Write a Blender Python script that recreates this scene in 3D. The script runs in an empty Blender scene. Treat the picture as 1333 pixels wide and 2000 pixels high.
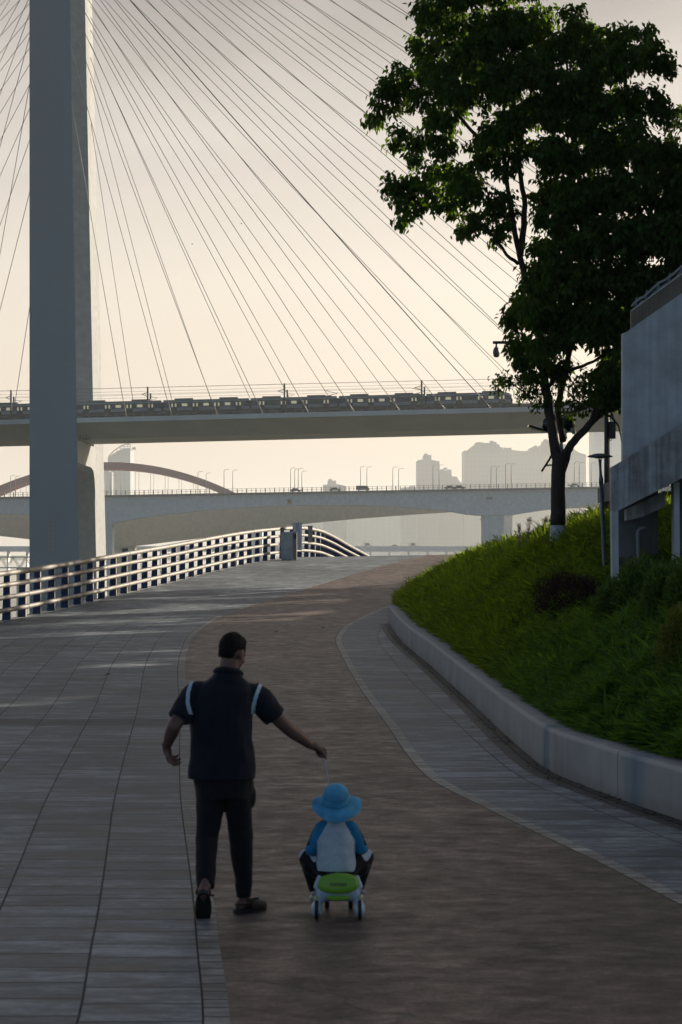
import bpy, bmesh, math, random
import numpy as np
from mathutils import Vector, Matrix, Euler, noise as mnoise

random.seed(7)
rng = np.random.default_rng(11)
scene = bpy.context.scene
COL = scene.collection
F = 4800.0            # focal length in photo pixels (1333 x 2000)
U0, VH = 666.5, 1078.0   # principal column, horizon row


def P(u, v, d):
    """a point of the place at distance d that shows at photo pixel (u, v)"""
    return ((u - U0) / F * d, d, (VH - v) / F * d)


# ------------------------------------------------------------------ materials
MATS = {}


def new_mat(name):
    m = bpy.data.materials.new(name)
    m.use_nodes = True
    nt = m.node_tree
    b = nt.nodes['Principled BSDF']
    MATS[name] = m
    return m, nt, b


def N(nt, t, **kw):
    n = nt.nodes.new(t)
    for k, v in kw.items():
        setattr(n, k, v)
    return n


def L(nt, a, b):
    nt.links.new(a, b)


def math_node(nt, op, a, b=None, clamp=False):
    n = N(nt, 'ShaderNodeMath', operation=op, use_clamp=clamp)
    for i, x in enumerate((a, b)):
        if x is None:
            continue
        if isinstance(x, (int, float)):
            n.inputs[i].default_value = x
        else:
            L(nt, x, n.inputs[i])
    return n.outputs[0]


def ramp(nt, fac, stops):
    n = N(nt, 'ShaderNodeValToRGB')
    e = n.color_ramp.elements
    while len(e) < len(stops):
        e.new(0.5)
    for el, (p, c) in zip(e, stops):
        el.position = p
        el.color = (*c, 1) if len(c) == 3 else c
    if fac is not None:
        L(nt, fac, n.inputs[0])
    return n.outputs[0]


def mixc(nt, fac, a, b, blend='MIX'):
    n = N(nt, 'ShaderNodeMix', data_type='RGBA', blend_type=blend)
    for sock, x in ((n.inputs[0], fac), (n.inputs[6], a), (n.inputs[7], b)):
        if isinstance(x, (int, float)):
            sock.default_value = x
        elif isinstance(x, tuple):
            sock.default_value = (*x, 1) if len(x) == 3 else x
        else:
            L(nt, x, sock)
    return n.outputs[2]


def noise(nt, vec, scale, detail=3.0, rough=0.55, dist=0.0):
    n = N(nt, 'ShaderNodeTexNoise')
    n.inputs['Scale'].default_value = scale
    n.inputs['Detail'].default_value = detail
    n.inputs['Roughness'].default_value = rough
    n.inputs['Distortion'].default_value = dist
    if vec is not None:
        L(nt, vec, n.inputs['Vector'])
    return n.outputs[0]


def coords(nt, kind='Object', scale=(1, 1, 1)):
    tc = N(nt, 'ShaderNodeTexCoord')
    mp = N(nt, 'ShaderNodeMapping')
    mp.inputs['Scale'].default_value = scale
    L(nt, tc.outputs[kind], mp.inputs['Vector'])
    return mp.outputs[0]


def plain(name, col, rough=0.6, var=0.25, scale=4.0, metal=0.0, bump=0.0, bscale=40.0, stretch=(1, 1, 1), spec=0.5):
    """a colour with soft wear and a little relief"""
    m, nt, b = new_mat(name)
    c = coords(nt, 'Object', stretch)
    f = noise(nt, c, scale, 5.0, 0.6)
    lo = tuple(x * (1 - var) for x in col)
    hi = tuple(min(1, x * (1 + var)) for x in col)
    L(nt, ramp(nt, f, [(0.3, lo), (0.7, hi)]), b.inputs['Base Color'])
    b.inputs['Roughness'].default_value = rough
    b.inputs['Metallic'].default_value = metal
    b.inputs['Specular IOR Level'].default_value = spec
    if bump:
        bn = N(nt, 'ShaderNodeBump')
        bn.inputs['Strength'].default_value = bump
        bn.inputs['Distance'].default_value = 0.01
        L(nt, noise(nt, c, bscale, 4.0), bn.inputs['Height'])
        L(nt, bn.outputs[0], b.inputs['Normal'])
    return m


def stained(name, col, stain, rough=0.8, streak=6.0, amount=0.5, scale=1.0):
    """concrete with rain streaks running down it"""
    m, nt, b = new_mat(name)
    c1 = coords(nt, 'Object', (streak * scale, streak * scale, 0.25 * scale))
    c2 = coords(nt, 'Object', (1.5 * scale,) * 3)
    s = noise(nt, c1, 1.0, 5.0, 0.65)
    g = noise(nt, c2, 1.0, 6.0, 0.6)
    f = math_node(nt, 'MULTIPLY', s, g)
    f = math_node(nt, 'MULTIPLY', ramp(nt, f, [(0.14, (1, 1, 1)), (0.36, (0, 0, 0))]), amount)
    base = ramp(nt, g, [(0.3, tuple(x * 0.88 for x in col)), (0.7, tuple(x * 1.08 for x in col))])
    L(nt, mixc(nt, f, base, stain), b.inputs['Base Color'])
    b.inputs['Roughness'].default_value = rough
    bn = N(nt, 'ShaderNodeBump')
    bn.inputs['Strength'].default_value = 0.15
    bn.inputs['Distance'].default_value = 0.01
    L(nt, noise(nt, coords(nt, 'Object'), 25.0 * scale, 5.0), bn.inputs['Height'])
    L(nt, bn.outputs[0], b.inputs['Normal'])
    return m


def leafy(name, col, trans, rough=0.45, var=0.35, tfac=0.4, spec=0.35):
    """leaf: a diffuse face with a glow of light let through"""
    m, nt, b = new_mat(name)
    oi = N(nt, 'ShaderNodeNewGeometry')
    f = oi.outputs['Random Per Island']
    c = ramp(nt, f, [(0.0, tuple(x * (1 - var) for x in col)), (1.0, tuple(x * (1 + var) for x in col))])
    t = ramp(nt, f, [(0.0, tuple(x * (1 - var) for x in trans)), (1.0, tuple(x * (1 + var) for x in trans))])
    L(nt, c, b.inputs['Base Color'])
    b.inputs['Roughness'].default_value = rough
    b.inputs['Specular IOR Level'].default_value = spec
    tr = N(nt, 'ShaderNodeBsdfTranslucent')
    L(nt, t, tr.inputs['Color'])
    mx = N(nt, 'ShaderNodeMixShader')
    mx.inputs[0].default_value = tfac
    L(nt, b.outputs[0], mx.inputs[1])
    L(nt, tr.outputs[0], mx.inputs[2])
    L(nt, mx.outputs[0], nt.nodes['Material Output'].inputs['Surface'])
    return m


# ------------------------------------------------------------------ mesh kit
class MB:
    def __init__(s):
        s.v, s.f, s.m, s.sm = [], [], [], []

    def add(s, vs, fs, mi=0, smooth=False):
        o = len(s.v)
        s.v.extend([tuple(x) for x in vs])
        for f in fs:
            s.f.append(tuple(i + o for i in f))
            s.m.append(mi)
            s.sm.append(smooth)
        return s

    def box(s, x0, x1, y0, y1, z0, z1, mi=0, mat=None):
        vs = [(x, y, z) for z in (z0, z1) for y in (y0, y1) for x in (x0, x1)]
        if mat is not None:
            vs = [mat @ Vector(p) for p in vs]
        return s.add(vs, [(0, 2, 3, 1), (4, 5, 7, 6), (0, 1, 5, 4), (2, 6, 7, 3), (0, 4, 6, 2), (1, 3, 7, 5)], mi)

    def bar(s, a, b, w, h, mi=0, up=(0, 0, 1)):
        """a rectangular bar from a to b"""
        a, b = Vector(a), Vector(b)
        d = (b - a).normalized()
        up = Vector(up)
        if abs(d.dot(up)) > 0.98:
            up = Vector((0, 1, 0))
        sx = d.cross(up).normalized()
        sz = sx.cross(d).normalized()
        vs = []
        for p in (a, b):
            for q in ((-1, -1), (1, -1), (1, 1), (-1, 1)):
                vs.append(p + sx * (q[0] * w / 2) + sz * (q[1] * h / 2))
        return s.add(vs, [(0, 1, 2, 3), (7, 6, 5, 4), (0, 4, 5, 1), (1, 5, 6, 2), (2, 6, 7, 3), (3, 7, 4, 0)], mi)

    def prism(s, pts, axis_vec, mi=0, smooth=False):
        """polygon pts pushed along axis_vec"""
        n = len(pts)
        av = Vector(axis_vec)
        vs = [Vector(p) for p in pts] + [Vector(p) + av for p in pts]
        fs = [tuple(range(n)), tuple(range(2 * n - 1, n - 1, -1))]
        o = len(s.v)
        s.add(vs, fs, mi, False)
        s.add([], [], mi)
        for i in range(n):
            j = (i + 1) % n
            s.f.append((o + j, o + i, o + n + i, o + n + j))
            s.m.append(mi)
            s.sm.append(smooth)
        return s

    def tube(s, pts, rad, n=8, mi=0, smooth=True, caps=True):
        pts = [Vector(p) for p in pts]
        if isinstance(rad, (int, float)):
            rad = [rad] * len(pts)
        t0 = (pts[1] - pts[0]).normalized()
        ref = Vector((0, 0, 1)) if abs(t0.z) < 0.9 else Vector((1, 0, 0))
        sx = t0.cross(ref).normalized()
        o = len(s.v)
        for i, p in enumerate(pts):
            t = (pts[min(i + 1, len(pts) - 1)] - pts[max(i - 1, 0)]).normalized()
            sx = (sx - t * sx.dot(t)).normalized()
            sy = t.cross(sx)
            for k in range(n):
                a = 2 * math.pi * k / n
                s.v.append(tuple(p + (sx * math.cos(a) + sy * math.sin(a)) * rad[i]))
        for i in range(len(pts) - 1):
            for k in range(n):
                k2 = (k + 1) % n
                s.f.append((o + i * n + k, o + i * n + k2, o + (i + 1) * n + k2, o + (i + 1) * n + k))
                s.m.append(mi)
                s.sm.append(smooth)
        if caps:
            s.f.append(tuple(o + k for k in range(n - 1, -1, -1)))
            s.f.append(tuple(o + (len(pts) - 1) * n + k for k in range(n)))
            s.m += [mi, mi]
            s.sm += [False, False]
        return s

    def lathe(s, c, prof, n=20, mi=0, axis='z', smooth=True):
        """prof: (radius, height) from bottom to top about c"""
        o = len(s.v)
        c = Vector(c)
        for r, h in prof:
            for k in range(n):
                a = 2 * math.pi * k / n
                q = Vector((r * math.cos(a), r * math.sin(a), h))
                if axis == 'x':
                    q = Vector((q.z, q.x, q.y))
                elif axis == 'y':
                    q = Vector((q.x, q.z, -q.y))
                s.v.append(tuple(c + q))
        for i in range(len(prof) - 1):
            for k in range(n):
                k2 = (k + 1) % n
                s.f.append((o + i * n + k, o + i * n + k2, o + (i + 1) * n + k2, o + (i + 1) * n + k))
                s.m.append(mi)
                s.sm.append(smooth)
        s.f.append(tuple(o + k for k in range(n - 1, -1, -1)))
        s.f.append(tuple(o + (len(prof) - 1) * n + k for k in range(n)))
        s.m += [mi, mi]
        s.sm += [False, False]
        return s

    def ball(s, c, r, rot=None, n=14, mi=0):
        """ellipsoid"""
        if isinstance(r, (int, float)):
            r = (r, r, r)
        M = rot.to_matrix() if rot is not None else Matrix.Identity(3)
        o = len(s.v)
        h = n // 2 + 1
        c = Vector(c)
        for i in range(1, h):
            th = math.pi * i / h
            for k in range(n):
                a = 2 * math.pi * k / n
                q = Vector((r[0] * math.sin(th) * math.cos(a), r[1] * math.sin(th) * math.sin(a), -r[2] * math.cos(th)))
                s.v.append(tuple(c + M @ q))
        bot = len(s.v)
        s.v.append(tuple(c + M @ Vector((0, 0, -r[2]))))
        s.v.append(tuple(c + M @ Vector((0, 0, r[2]))))
        for i in range(h - 2):
            for k in range(n):
                k2 = (k + 1) % n
                s.f.append((o + i * n + k, o + i * n + k2, o + (i + 1) * n + k2, o + (i + 1) * n + k))
        for k in range(n):
            k2 = (k + 1) % n
            s.f.append((bot, o + k2, o + k))
            s.f.append((bot + 1, o + (h - 2) * n + k, o + (h - 2) * n + k2))
        add = len(s.f) - len(s.m)
        s.m += [mi] * add
        s.sm += [True] * add
        return s

    def limb(s, a, b, ra, rb, n=14, flat=1.0, steps=6):
        """a capsule that tapers from ra at a to rb at b"""
        a, b = Vector(a), Vector(b)
        d = b - a
        ln = d.length
        prof = []
        for i in range(steps + 1):
            th = math.pi / 2 * i / steps
            prof.append((ra * math.sin(th), -ra * math.cos(th)))
        for i in range(steps + 1):
            th = math.pi / 2 * i / steps
            prof.append((rb * math.cos(th), ln + rb * math.sin(th)))
        prof[0] = (ra * 0.02, prof[0][1])
        prof[-1] = (rb * 0.02, prof[-1][1])
        q = Vector((0, 0, 1)).rotation_difference(d.normalized())
        o = len(s.v)
        for r, h in prof:
            for k in range(n):
                an = 2 * math.pi * k / n
                s.v.append(tuple(a + q @ Vector((r * math.cos(an), r * flat * math.sin(an), h))))
        for i in range(len(prof) - 1):
            for k in range(n):
                k2 = (k + 1) % n
                s.f.append((o + i * n + k, o + i * n + k2, o + (i + 1) * n + k2, o + (i + 1) * n + k))
        s.f.append(tuple(o + k for k in range(n - 1, -1, -1)))
        s.f.append(tuple(o + (len(prof) - 1) * n + k for k in range(n)))
        add = len(s.f) - len(s.m)
        s.m += [0] * add
        s.sm += [True] * add
        return s

    def mesh(s, name, mats):
        me = bpy.data.meshes.new(name)
        me.from_pydata(s.v, [], s.f)
        for m in (mats if isinstance(mats, (list, tuple)) else [mats]):
            me.materials.append(m)
        me.polygons.foreach_set('material_index', s.m)
        me.polygons.foreach_set('use_smooth', s.sm)
        me.update()
        return me

    def build(s, name, mats, parent=None):
        return link(name, s.mesh(name, mats), parent)


def link(name, data, parent=None):
    o = bpy.data.objects.new(name, data)
    COL.objects.link(o)
    if parent is not None:
        o.parent = parent
    return o


def tag(o, label=None, cat=None, group=None, kind=None):
    if label:
        o['label'] = label
    if cat:
        o['category'] = cat
    if group:
        o['group'] = group
    if kind:
        o['kind'] = kind
    return o


def thing(name, label, cat, loc=(0, 0, 0), group=None, rz=0.0):
    o = link(name, None)
    o.location = loc
    o.rotation_euler = (0, 0, rz)
    o.empty_display_size = 0.2
    return tag(o, label, cat, group)


def fast_mesh(name, verts, quads, mat, smooth=False):
    """numpy arrays of (n,3) corner points and (m,4) quads"""
    me = bpy.data.meshes.new(name)
    nv, nf = len(verts), len(quads)
    me.vertices.add(nv)
    me.vertices.foreach_set('co', np.asarray(verts, np.float32).ravel())
    me.loops.add(nf * 4)
    me.loops.foreach_set('vertex_index', np.asarray(quads, np.int32).ravel())
    me.polygons.add(nf)
    me.polygons.foreach_set('loop_start', np.arange(0, nf * 4, 4, dtype=np.int32))
    me.polygons.foreach_set('loop_total', np.full(nf, 4, np.int32))
    me.materials.append(mat)
    me.update(calc_edges=True)
    if smooth:
        me.polygons.foreach_set('use_smooth', np.ones(nf, bool))
    return me


def unit(a):
    return a / np.maximum(np.linalg.norm(a, axis=1, keepdims=True), 1e-9)


def leaf_arrays(c, d, nrm, ln, wd):
    """one folded diamond leaf for each point c"""
    n = len(c)
    d = unit(d)
    sd = unit(np.cross(d, nrm))
    up = np.cross(sd, d)
    ln = ln[:, None]
    wd = wd[:, None]
    v = np.empty((n, 4, 3))
    v[:, 0] = c
    v[:, 1] = c + d * ln * 0.42 + sd * wd * 0.5 + up * wd * 0.18
    v[:, 2] = c + d * ln - up * ln * 0.08
    v[:, 3] = c + d * ln * 0.42 - sd * wd * 0.5 + up * wd * 0.18
    q = np.arange(n * 4).reshape(n, 4)
    return v.reshape(-1, 3), q


def blade_arrays(base, lean, ln, wd):
    """arched grass blades: base points, horizontal lean vectors, lengths, widths"""
    n = len(base)
    up = np.array([0, 0, 1.0])
    ld = unit(lean + 1e-6)
    amt = np.linalg.norm(lean, axis=1, keepdims=True)
    sd = unit(np.cross(ld, np.tile(up, (n, 1))))
    tw = rng.uniform(-0.7, 0.7, (n, 1))
    sd = unit(sd + ld * tw)
    rows = []
    for t, w in ((0.0, 0.7), (0.4, 1.0), (0.75, 0.7), (1.0, 0.08)):
        h = t * (1 - 0.35 * amt * t)
        out = amt * t ** 1.7
        c = base + up * ln[:, None] * h + ld * ln[:, None] * out
        rows.append(c - sd * wd[:, None] * w / 2)
        rows.append(c + sd * wd[:, None] * w / 2)
    v = np.stack(rows, 1)
    o = (np.arange(n) * 8)[:, None]
    q = np.concatenate([o + np.array([[0, 1, 3, 2]]), o + np.array([[2, 3, 5, 4]]), o + np.array([[4, 5, 7, 6]])])
    return v.reshape(-1, 3), q


# ------------------------------------------------------------------ ground shape
def pchip(xs, ys):
    xs, ys = np.array(xs, float), np.array(ys, float)
    h = np.diff(xs)
    dl = np.diff(ys) / h
    m = np.zeros(len(xs))
    m[0], m[-1] = dl[0], dl[-1]
    for i in range(1, len(xs) - 1):
        if dl[i - 1] * dl[i] > 0:
            w1, w2 = 2 * h[i] + h[i - 1], h[i] + 2 * h[i - 1]
            m[i] = (w1 + w2) / (w1 / dl[i - 1] + w2 / dl[i])

    def f(x):
        x = np.asarray(x, float)
        xc = np.clip(x, xs[0], xs[-1])
        i = np.clip(np.searchsorted(xs, xc) - 1, 0, len(xs) - 2)
        t = (xc - xs[i]) / h[i]
        r = ((2 * t ** 3 - 3 * t ** 2 + 1) * ys[i] + (t ** 3 - 2 * t ** 2 + t) * h[i] * m[i]
             + (-2 * t ** 3 + 3 * t ** 2) * ys[i + 1] + (t ** 3 - t ** 2) * h[i] * m[i + 1])
        return r
    return f


g_prof = pchip([-30, 24, 35, 45, 58.8, 75, 94.4, 98, 102, 104, 115, 130, 160, 190],
               [-2.175, -2.175, -2.15, -2.0, -1.68, -1.06, -0.27, -0.20, -0.28, -0.38, -0.85, -1.42, -3.2, -5.0])


def G(x, y):
    x = np.asarray(x, float)
    y = np.asarray(y, float)
    t = np.clip((y - 78) / 20, 0, 1)
    return g_prof(y) + 0.018 * np.maximum(0, x + 1) * t * t * (3 - 2 * t)


RAILX = pchip([-30, 58.8, 94.4, 98, 104, 115, 130, 160], [-22.7, -8.16, -2.39, -1.55, -0.60, 0.32, 1.45, 4.5])
LB = pchip([-30, 11.3, 13.5, 14.7, 22.1, 32, 48, 54, 60.5, 65, 74, 83, 91, 96, 110, 160],
           [0.9, -0.51, -0.665, -0.75, -1.32, -1.97, -3.0, -3.20, -3.04, -2.5, -1.03, 0.58, 2.3, 3.3, 6.0, 16])
HEfar = pchip([58.6, 67.5, 69.5, 81, 90, 99, 130, 160], [1.5, 1.6, 1.95, 3.1, 4.4, 5.6, 11, 20])
RBn = pchip([-30, 10, 15.1, 16.9, 21.1, 23.9, 31.3, 47, 52, 56, 62, 67.5],
            [9.0, 3.2, 2.1, 1.85, 1.19, 0.82, 0.55, 0.0, -0.12, 0.0, 0.62, 1.55])
WBt = pchip([-30, 5, 12, 16, 19.9, 22, 24.7, 28, 35.4, 43, 52, 58.4],
            [12, 6.0, 4.5, 3.55, 2.76, 2.40, 2.06, 1.97, 1.85, 1.62, 1.26, 1.13])
WALL_END = 58.4


def RB(y):
    y = np.asarray(y, float)
    return np.where(y < 67.5, RBn(np.minimum(y, 67.5)), HEfar(np.maximum(y, 67.5)) - 0.05)


def WB(y):
    y = np.asarray(y, float)
    return np.where(y <= WALL_END, WBt(np.minimum(y, WALL_END)), HEfar(np.maximum(y, 58.6)))


def HE(y):
    """where the planted slope begins"""
    y = np.asarray(y, float)
    return np.where(y <= WALL_END, WBt(np.minimum(y, WALL_END)) + 0.36, HEfar(np.maximum(y, 58.6)))


riseA = pchip([-30, 14, 20, 26, 33, 37, 41, 46, 50, 60, 70, 85, 100, 130], [0.5, 0.8, 1.0, 1.22, 1.55, 1.92, 2.30, 2.2, 1.85, 1.3, 0.85, 0.45, 0.25, 0.2])


def HILL(x, y):
    x = np.asarray(x, float)
    y = np.asarray(y, float)
    t = np.maximum(x - HE(y), 0)
    w = np.clip((66 - y) / 7.0, 0, 1)
    z0 = G(np.minimum(x, HE(y)), y) + 0.36 * w
    bumps = 0.05 * np.sin(x * 2.3 + y * 0.9) + 0.04 * np.sin(x * 1.1 - y * 1.7)
    return z0 + riseA(y) * (1 - np.exp(-t / 1.35)) + 0.03 * t + bumps * np.clip(t, 0, 1)


def strip(name, fa, fb, y0, y1, step, nx, mats, dz=0.0, parent=None):
    """a sheet of ground between two curves, with UV = (metres from fa, metres along)"""
    ys = np.arange(y0, y1 + step * 0.5, step)
    ts = np.linspace(0, 1, nx + 1)
    Y, T = np.meshgrid(ys, ts, indexing='ij')
    A, B = fa(ys)[:, None], fb(ys)[:, None]
    X = A + (B - A) * T
    Z = G(X, Y) + dz
    v = np.stack([X, Y, Z], -1).reshape(-1, 3)
    n = nx + 1
    i, j = np.meshgrid(np.arange(len(ys) - 1), np.arange(nx), indexing='ij')
    a = (i * n + j).ravel()
    q = np.stack([a, a + 1, a + n + 1, a + n], 1)
    me = fast_mesh(name, v, q, mats, smooth=True)
    uv = np.stack([X - A, Y], -1).reshape(-1, 2)
    lay = me.uv_layers.new(name='UVMap')
    lay.data.foreach_set('uv', uv[q.ravel()].astype(np.float32).ravel())
    return link(name, me, parent)


# ------------------------------------------------------------------ ground materials
def uvxy(nt):
    tc = N(nt, 'ShaderNodeTexCoord')
    sp = N(nt, 'ShaderNodeSeparateXYZ')
    L(nt, tc.outputs['UV'], sp.inputs[0])
    return tc, sp.outputs[0], sp.outputs[1]


def paving_mat(name, cols, joint, wid, length, jw, rough=(0.48, 0.72), bump=0.35, wobble=0.012, band=None):
    """rows of stone slabs: rows of width wid across, slabs of given length, ends staggered row by row"""
    m, nt, b = new_mat(name)
    tc, t, s = uvxy(nt)
    obj = coords(nt, 'Object')
    wob = math_node(nt, 'MULTIPLY', math_node(nt, 'SUBTRACT', noise(nt, obj, 0.35, 2.0), 0.5), wobble)
    t = math_node(nt, 'ADD', math_node(nt, 'ADD', t, wob), 0.03 if wid < 2 else 0.0)
    row = math_node(nt, 'FLOOR', math_node(nt, 'DIVIDE', t, wid))
    ft = math_node(nt, 'FRACT', math_node(nt, 'DIVIDE', t, wid))
    wn = N(nt, 'ShaderNodeTexWhiteNoise', noise_dimensions='1D')
    L(nt, row, wn.inputs['W'])
    s2 = math_node(nt, 'ADD', math_node(nt, 'DIVIDE', s, length), math_node(nt, 'MULTIPLY', wn.outputs[0], 3.0))
    cell = math_node(nt, 'FLOOR', s2)
    fs = math_node(nt, 'FRACT', s2)
    lt = math_node(nt, 'LESS_THAN', ft, jw / wid)
    ls = math_node(nt, 'LESS_THAN', fs, jw * (2.6 if wid < 2 else 2.0) / length)
    jt = math_node(nt, 'MAXIMUM', lt, math_node(nt, 'MULTIPLY', ls, 0.75 if wid < 2 else 0.9))
    w2 = N(nt, 'ShaderNodeTexWhiteNoise', noise_dimensions='2D')
    cv = N(nt, 'ShaderNodeCombineXYZ')
    L(nt, row, cv.inputs[0])
    L(nt, cell, cv.inputs[1])
    L(nt, cv.outputs[0], w2.inputs['Vector'])
    # rough-sawn stone: blotches of every size, plus grooves across each slab
    groove = noise(nt, coords(nt, 'Object', (1.5, 7, 1)), 1.0, 6.0, 0.7)
    fine = noise(nt, coords(nt, 'Object', (2.2, 3.4, 2.2)), 1.0, 10.0, 0.78)
    big = noise(nt, obj, 0.28, 5.0, 0.6)
    f = math_node(nt, 'ADD', math_node(nt, 'MULTIPLY', math_node(nt, 'SUBTRACT', w2.outputs[0], 0.5), 0.075), math_node(nt, 'MULTIPLY', groove, 0.30))
    f = math_node(nt, 'ADD', f, math_node(nt, 'MULTIPLY', fine, 0.75))
    f = math_node(nt, 'ADD', f, math_node(nt, 'MULTIPLY', big, 0.22))
    c = ramp(nt, f, [(0.54, cols[0]), (0.64, cols[1]), (0.76, cols[2])])
    dull = jt
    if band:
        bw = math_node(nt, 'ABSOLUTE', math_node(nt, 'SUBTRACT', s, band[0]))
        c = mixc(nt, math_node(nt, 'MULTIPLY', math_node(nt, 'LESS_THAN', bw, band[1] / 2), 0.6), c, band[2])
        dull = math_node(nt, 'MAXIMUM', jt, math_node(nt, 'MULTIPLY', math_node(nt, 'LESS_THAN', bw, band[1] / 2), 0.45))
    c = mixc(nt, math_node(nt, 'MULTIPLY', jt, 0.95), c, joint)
    L(nt, c, b.inputs['Base Color'])
    L(nt, ramp(nt, fine, [(0.3, (rough[0],) * 3), (0.7, (rough[1],) * 3)]), b.inputs['Roughness'])
    L(nt, math_node(nt, 'SUBTRACT', 0.36, math_node(nt, 'MULTIPLY', dull, 0.34)), b.inputs['Specular IOR Level'])
    hgt = math_node(nt, 'SUBTRACT', math_node(nt, 'ADD', math_node(nt, 'MULTIPLY', groove, 0.6), math_node(nt, 'MULTIPLY', fine, 0.5)), math_node(nt, 'MULTIPLY', jt, 0.8))
    hgt = math_node(nt, 'ADD', hgt, math_node(nt, 'MULTIPLY', noise(nt, obj, 2.2, 3.0), 0.8))
    bn = N(nt, 'ShaderNodeBump')
    bn.inputs['Strength'].default_value = bump
    bn.inputs['Distance'].default_value = 0.012
    L(nt, hgt, bn.inputs['Height'])
    L(nt, bn.outputs[0], b.inputs['Normal'])
    return m


def asphalt_mat(name):
    m, nt, b = new_mat(name)
    obj = coords(nt, 'Object')
    grain = noise(nt, obj, 60, 3.0, 0.8)
    patch = noise(nt, coords(nt, 'Object', (1.0, 1.3, 1)), 3.4, 10.0, 0.74)
    big = noise(nt, obj, 0.35, 4.0, 0.55)
    f = math_node(nt, 'ADD', math_node(nt, 'MULTIPLY', grain, 0.42), math_node(nt, 'MULTIPLY', patch, 0.45))
    f = math_node(nt, 'ADD', f, math_node(nt, 'MULTIPLY', big, 0.22))
    c = ramp(nt, f, [(0.44, (0.028, 0.020, 0.018)), (0.56, (0.088, 0.060, 0.052)), (0.68, (0.25, 0.185, 0.155))])
    tc, t, s = uvxy(nt)
    # dirt gathered along the two edges of the lane
    ed = math_node(nt, 'LESS_THAN', math_node(nt, 'ADD', t, math_node(nt, 'MULTIPLY', patch, 0.25)), 0.24)
    c = mixc(nt, math_node(nt, 'MULTIPLY', ed, 0.35), c, (0.03, 0.025, 0.024))
    vo = N(nt, 'ShaderNodeTexVoronoi', feature='DISTANCE_TO_EDGE')
    vo.inputs['Scale'].default_value = 0.16
    wv = N(nt, 'ShaderNodeVectorMath', operation='ADD')
    L(nt, obj, wv.inputs[0])
    nz = N(nt, 'ShaderNodeTexNoise')
    nz.inputs['Scale'].default_value = 1.3
    L(nt, obj, nz.inputs['Vector'])
    L(nt, nz.outputs['Color'], wv.inputs[1])
    L(nt, wv.outputs[0], vo.inputs['Vector'])
    crack = math_node(nt, 'LESS_THAN', vo.outputs['Distance'], 0.0022)
    c = mixc(nt, math_node(nt, 'MULTIPLY', crack, 0.7), c, (0.014, 0.012, 0.011))
    L(nt, c, b.inputs['Base Color'])
    L(nt, ramp(nt, patch, [(0.35, (0.68,) * 3), (0.65, (0.42,) * 3)]), b.inputs['Roughness'])
    b.inputs['Specular IOR Level'].default_value = 0.5
    h = math_node(nt, 'ADD', math_node(nt, 'MULTIPLY', grain, 0.35), math_node(nt, 'MULTIPLY', patch, 1.6))
    bn = N(nt, 'ShaderNodeBump')
    bn.inputs['Strength'].default_value = 0.55
    bn.inputs['Distance'].default_value = 0.03
    L(nt, h, bn.inputs['Height'])
    L(nt, bn.outputs[0], b.inputs['Normal'])
    return m


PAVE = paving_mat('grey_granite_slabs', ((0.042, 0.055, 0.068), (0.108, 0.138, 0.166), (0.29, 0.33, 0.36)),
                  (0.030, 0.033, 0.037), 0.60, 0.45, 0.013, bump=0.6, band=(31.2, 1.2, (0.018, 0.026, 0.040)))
WALKM = paving_mat('grey_sidewalk_slabs', ((0.050, 0.064, 0.078), (0.128, 0.158, 0.186), (0.33, 0.37, 0.40)),
                   (0.035, 0.037, 0.04), 0.80, 0.62, 0.012, bump=0.6)
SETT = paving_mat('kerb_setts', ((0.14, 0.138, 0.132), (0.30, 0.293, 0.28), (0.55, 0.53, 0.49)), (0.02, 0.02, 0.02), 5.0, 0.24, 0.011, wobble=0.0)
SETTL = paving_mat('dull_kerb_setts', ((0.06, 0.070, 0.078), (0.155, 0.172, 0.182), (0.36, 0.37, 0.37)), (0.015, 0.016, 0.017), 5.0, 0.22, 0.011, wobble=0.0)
GUTM = paving_mat('dark_gutter_setts', ((0.022, 0.026, 0.027), (0.05, 0.056, 0.058), (0.10, 0.10, 0.095)), (0.012, 0.013, 0.012), 0.16, 0.20, 0.014, bump=0.6)
ASPH = asphalt_mat('brown_asphalt')

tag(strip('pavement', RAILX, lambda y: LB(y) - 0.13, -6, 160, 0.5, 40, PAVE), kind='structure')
# UV of the big sheet runs from the lane edge outwards, so slab rows follow the lane
me = bpy.data.objects['pavement'].data
co = np.empty(len(me.vertices) * 3, np.float32)
me.vertices.foreach_get('co', co)
co = co.reshape(-1, 3)
li = np.empty(len(me.loops), np.int32)
me.loops.foreach_get('vertex_index', li)
uv = np.stack([(LB(co[:, 1]) - 0.13) - co[:, 0], co[:, 1]], 1)
me.uv_layers[0].data.foreach_set('uv', uv[li].astype(np.float32).ravel())
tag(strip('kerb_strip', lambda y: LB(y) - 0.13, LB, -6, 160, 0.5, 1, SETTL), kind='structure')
tag(strip('path', LB, RB, -6, 160, 0.5, 14, ASPH), kind='structure')
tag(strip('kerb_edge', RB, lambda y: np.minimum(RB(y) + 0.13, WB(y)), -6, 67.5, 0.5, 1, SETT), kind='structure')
GT = lambda y: np.where(np.asarray(y, float) <= WALL_END, WB(y) - 0.24, WB(y))
tag(strip('sidewalk', lambda y: np.minimum(RB(y) + 0.13, WB(y)), lambda y: np.maximum(GT(y), np.minimum(RB(y) + 0.13, WB(y))), -6, 67.5, 0.5, 8, WALKM), kind='structure')
tag(strip('gutter', GT, WB, -6, WALL_END, 0.4, 2, GUTM), kind='structure')
LITTER = leafy('fallen_leaf', (0.035, 0.028, 0.018), (0.05, 0.04, 0.02), 0.8, 0.6, 0.15)
ly = rng.uniform(15, 57, 900)
lx = WB(ly) - 0.02 - np.abs(rng.normal(size=900)) * 0.11
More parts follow.
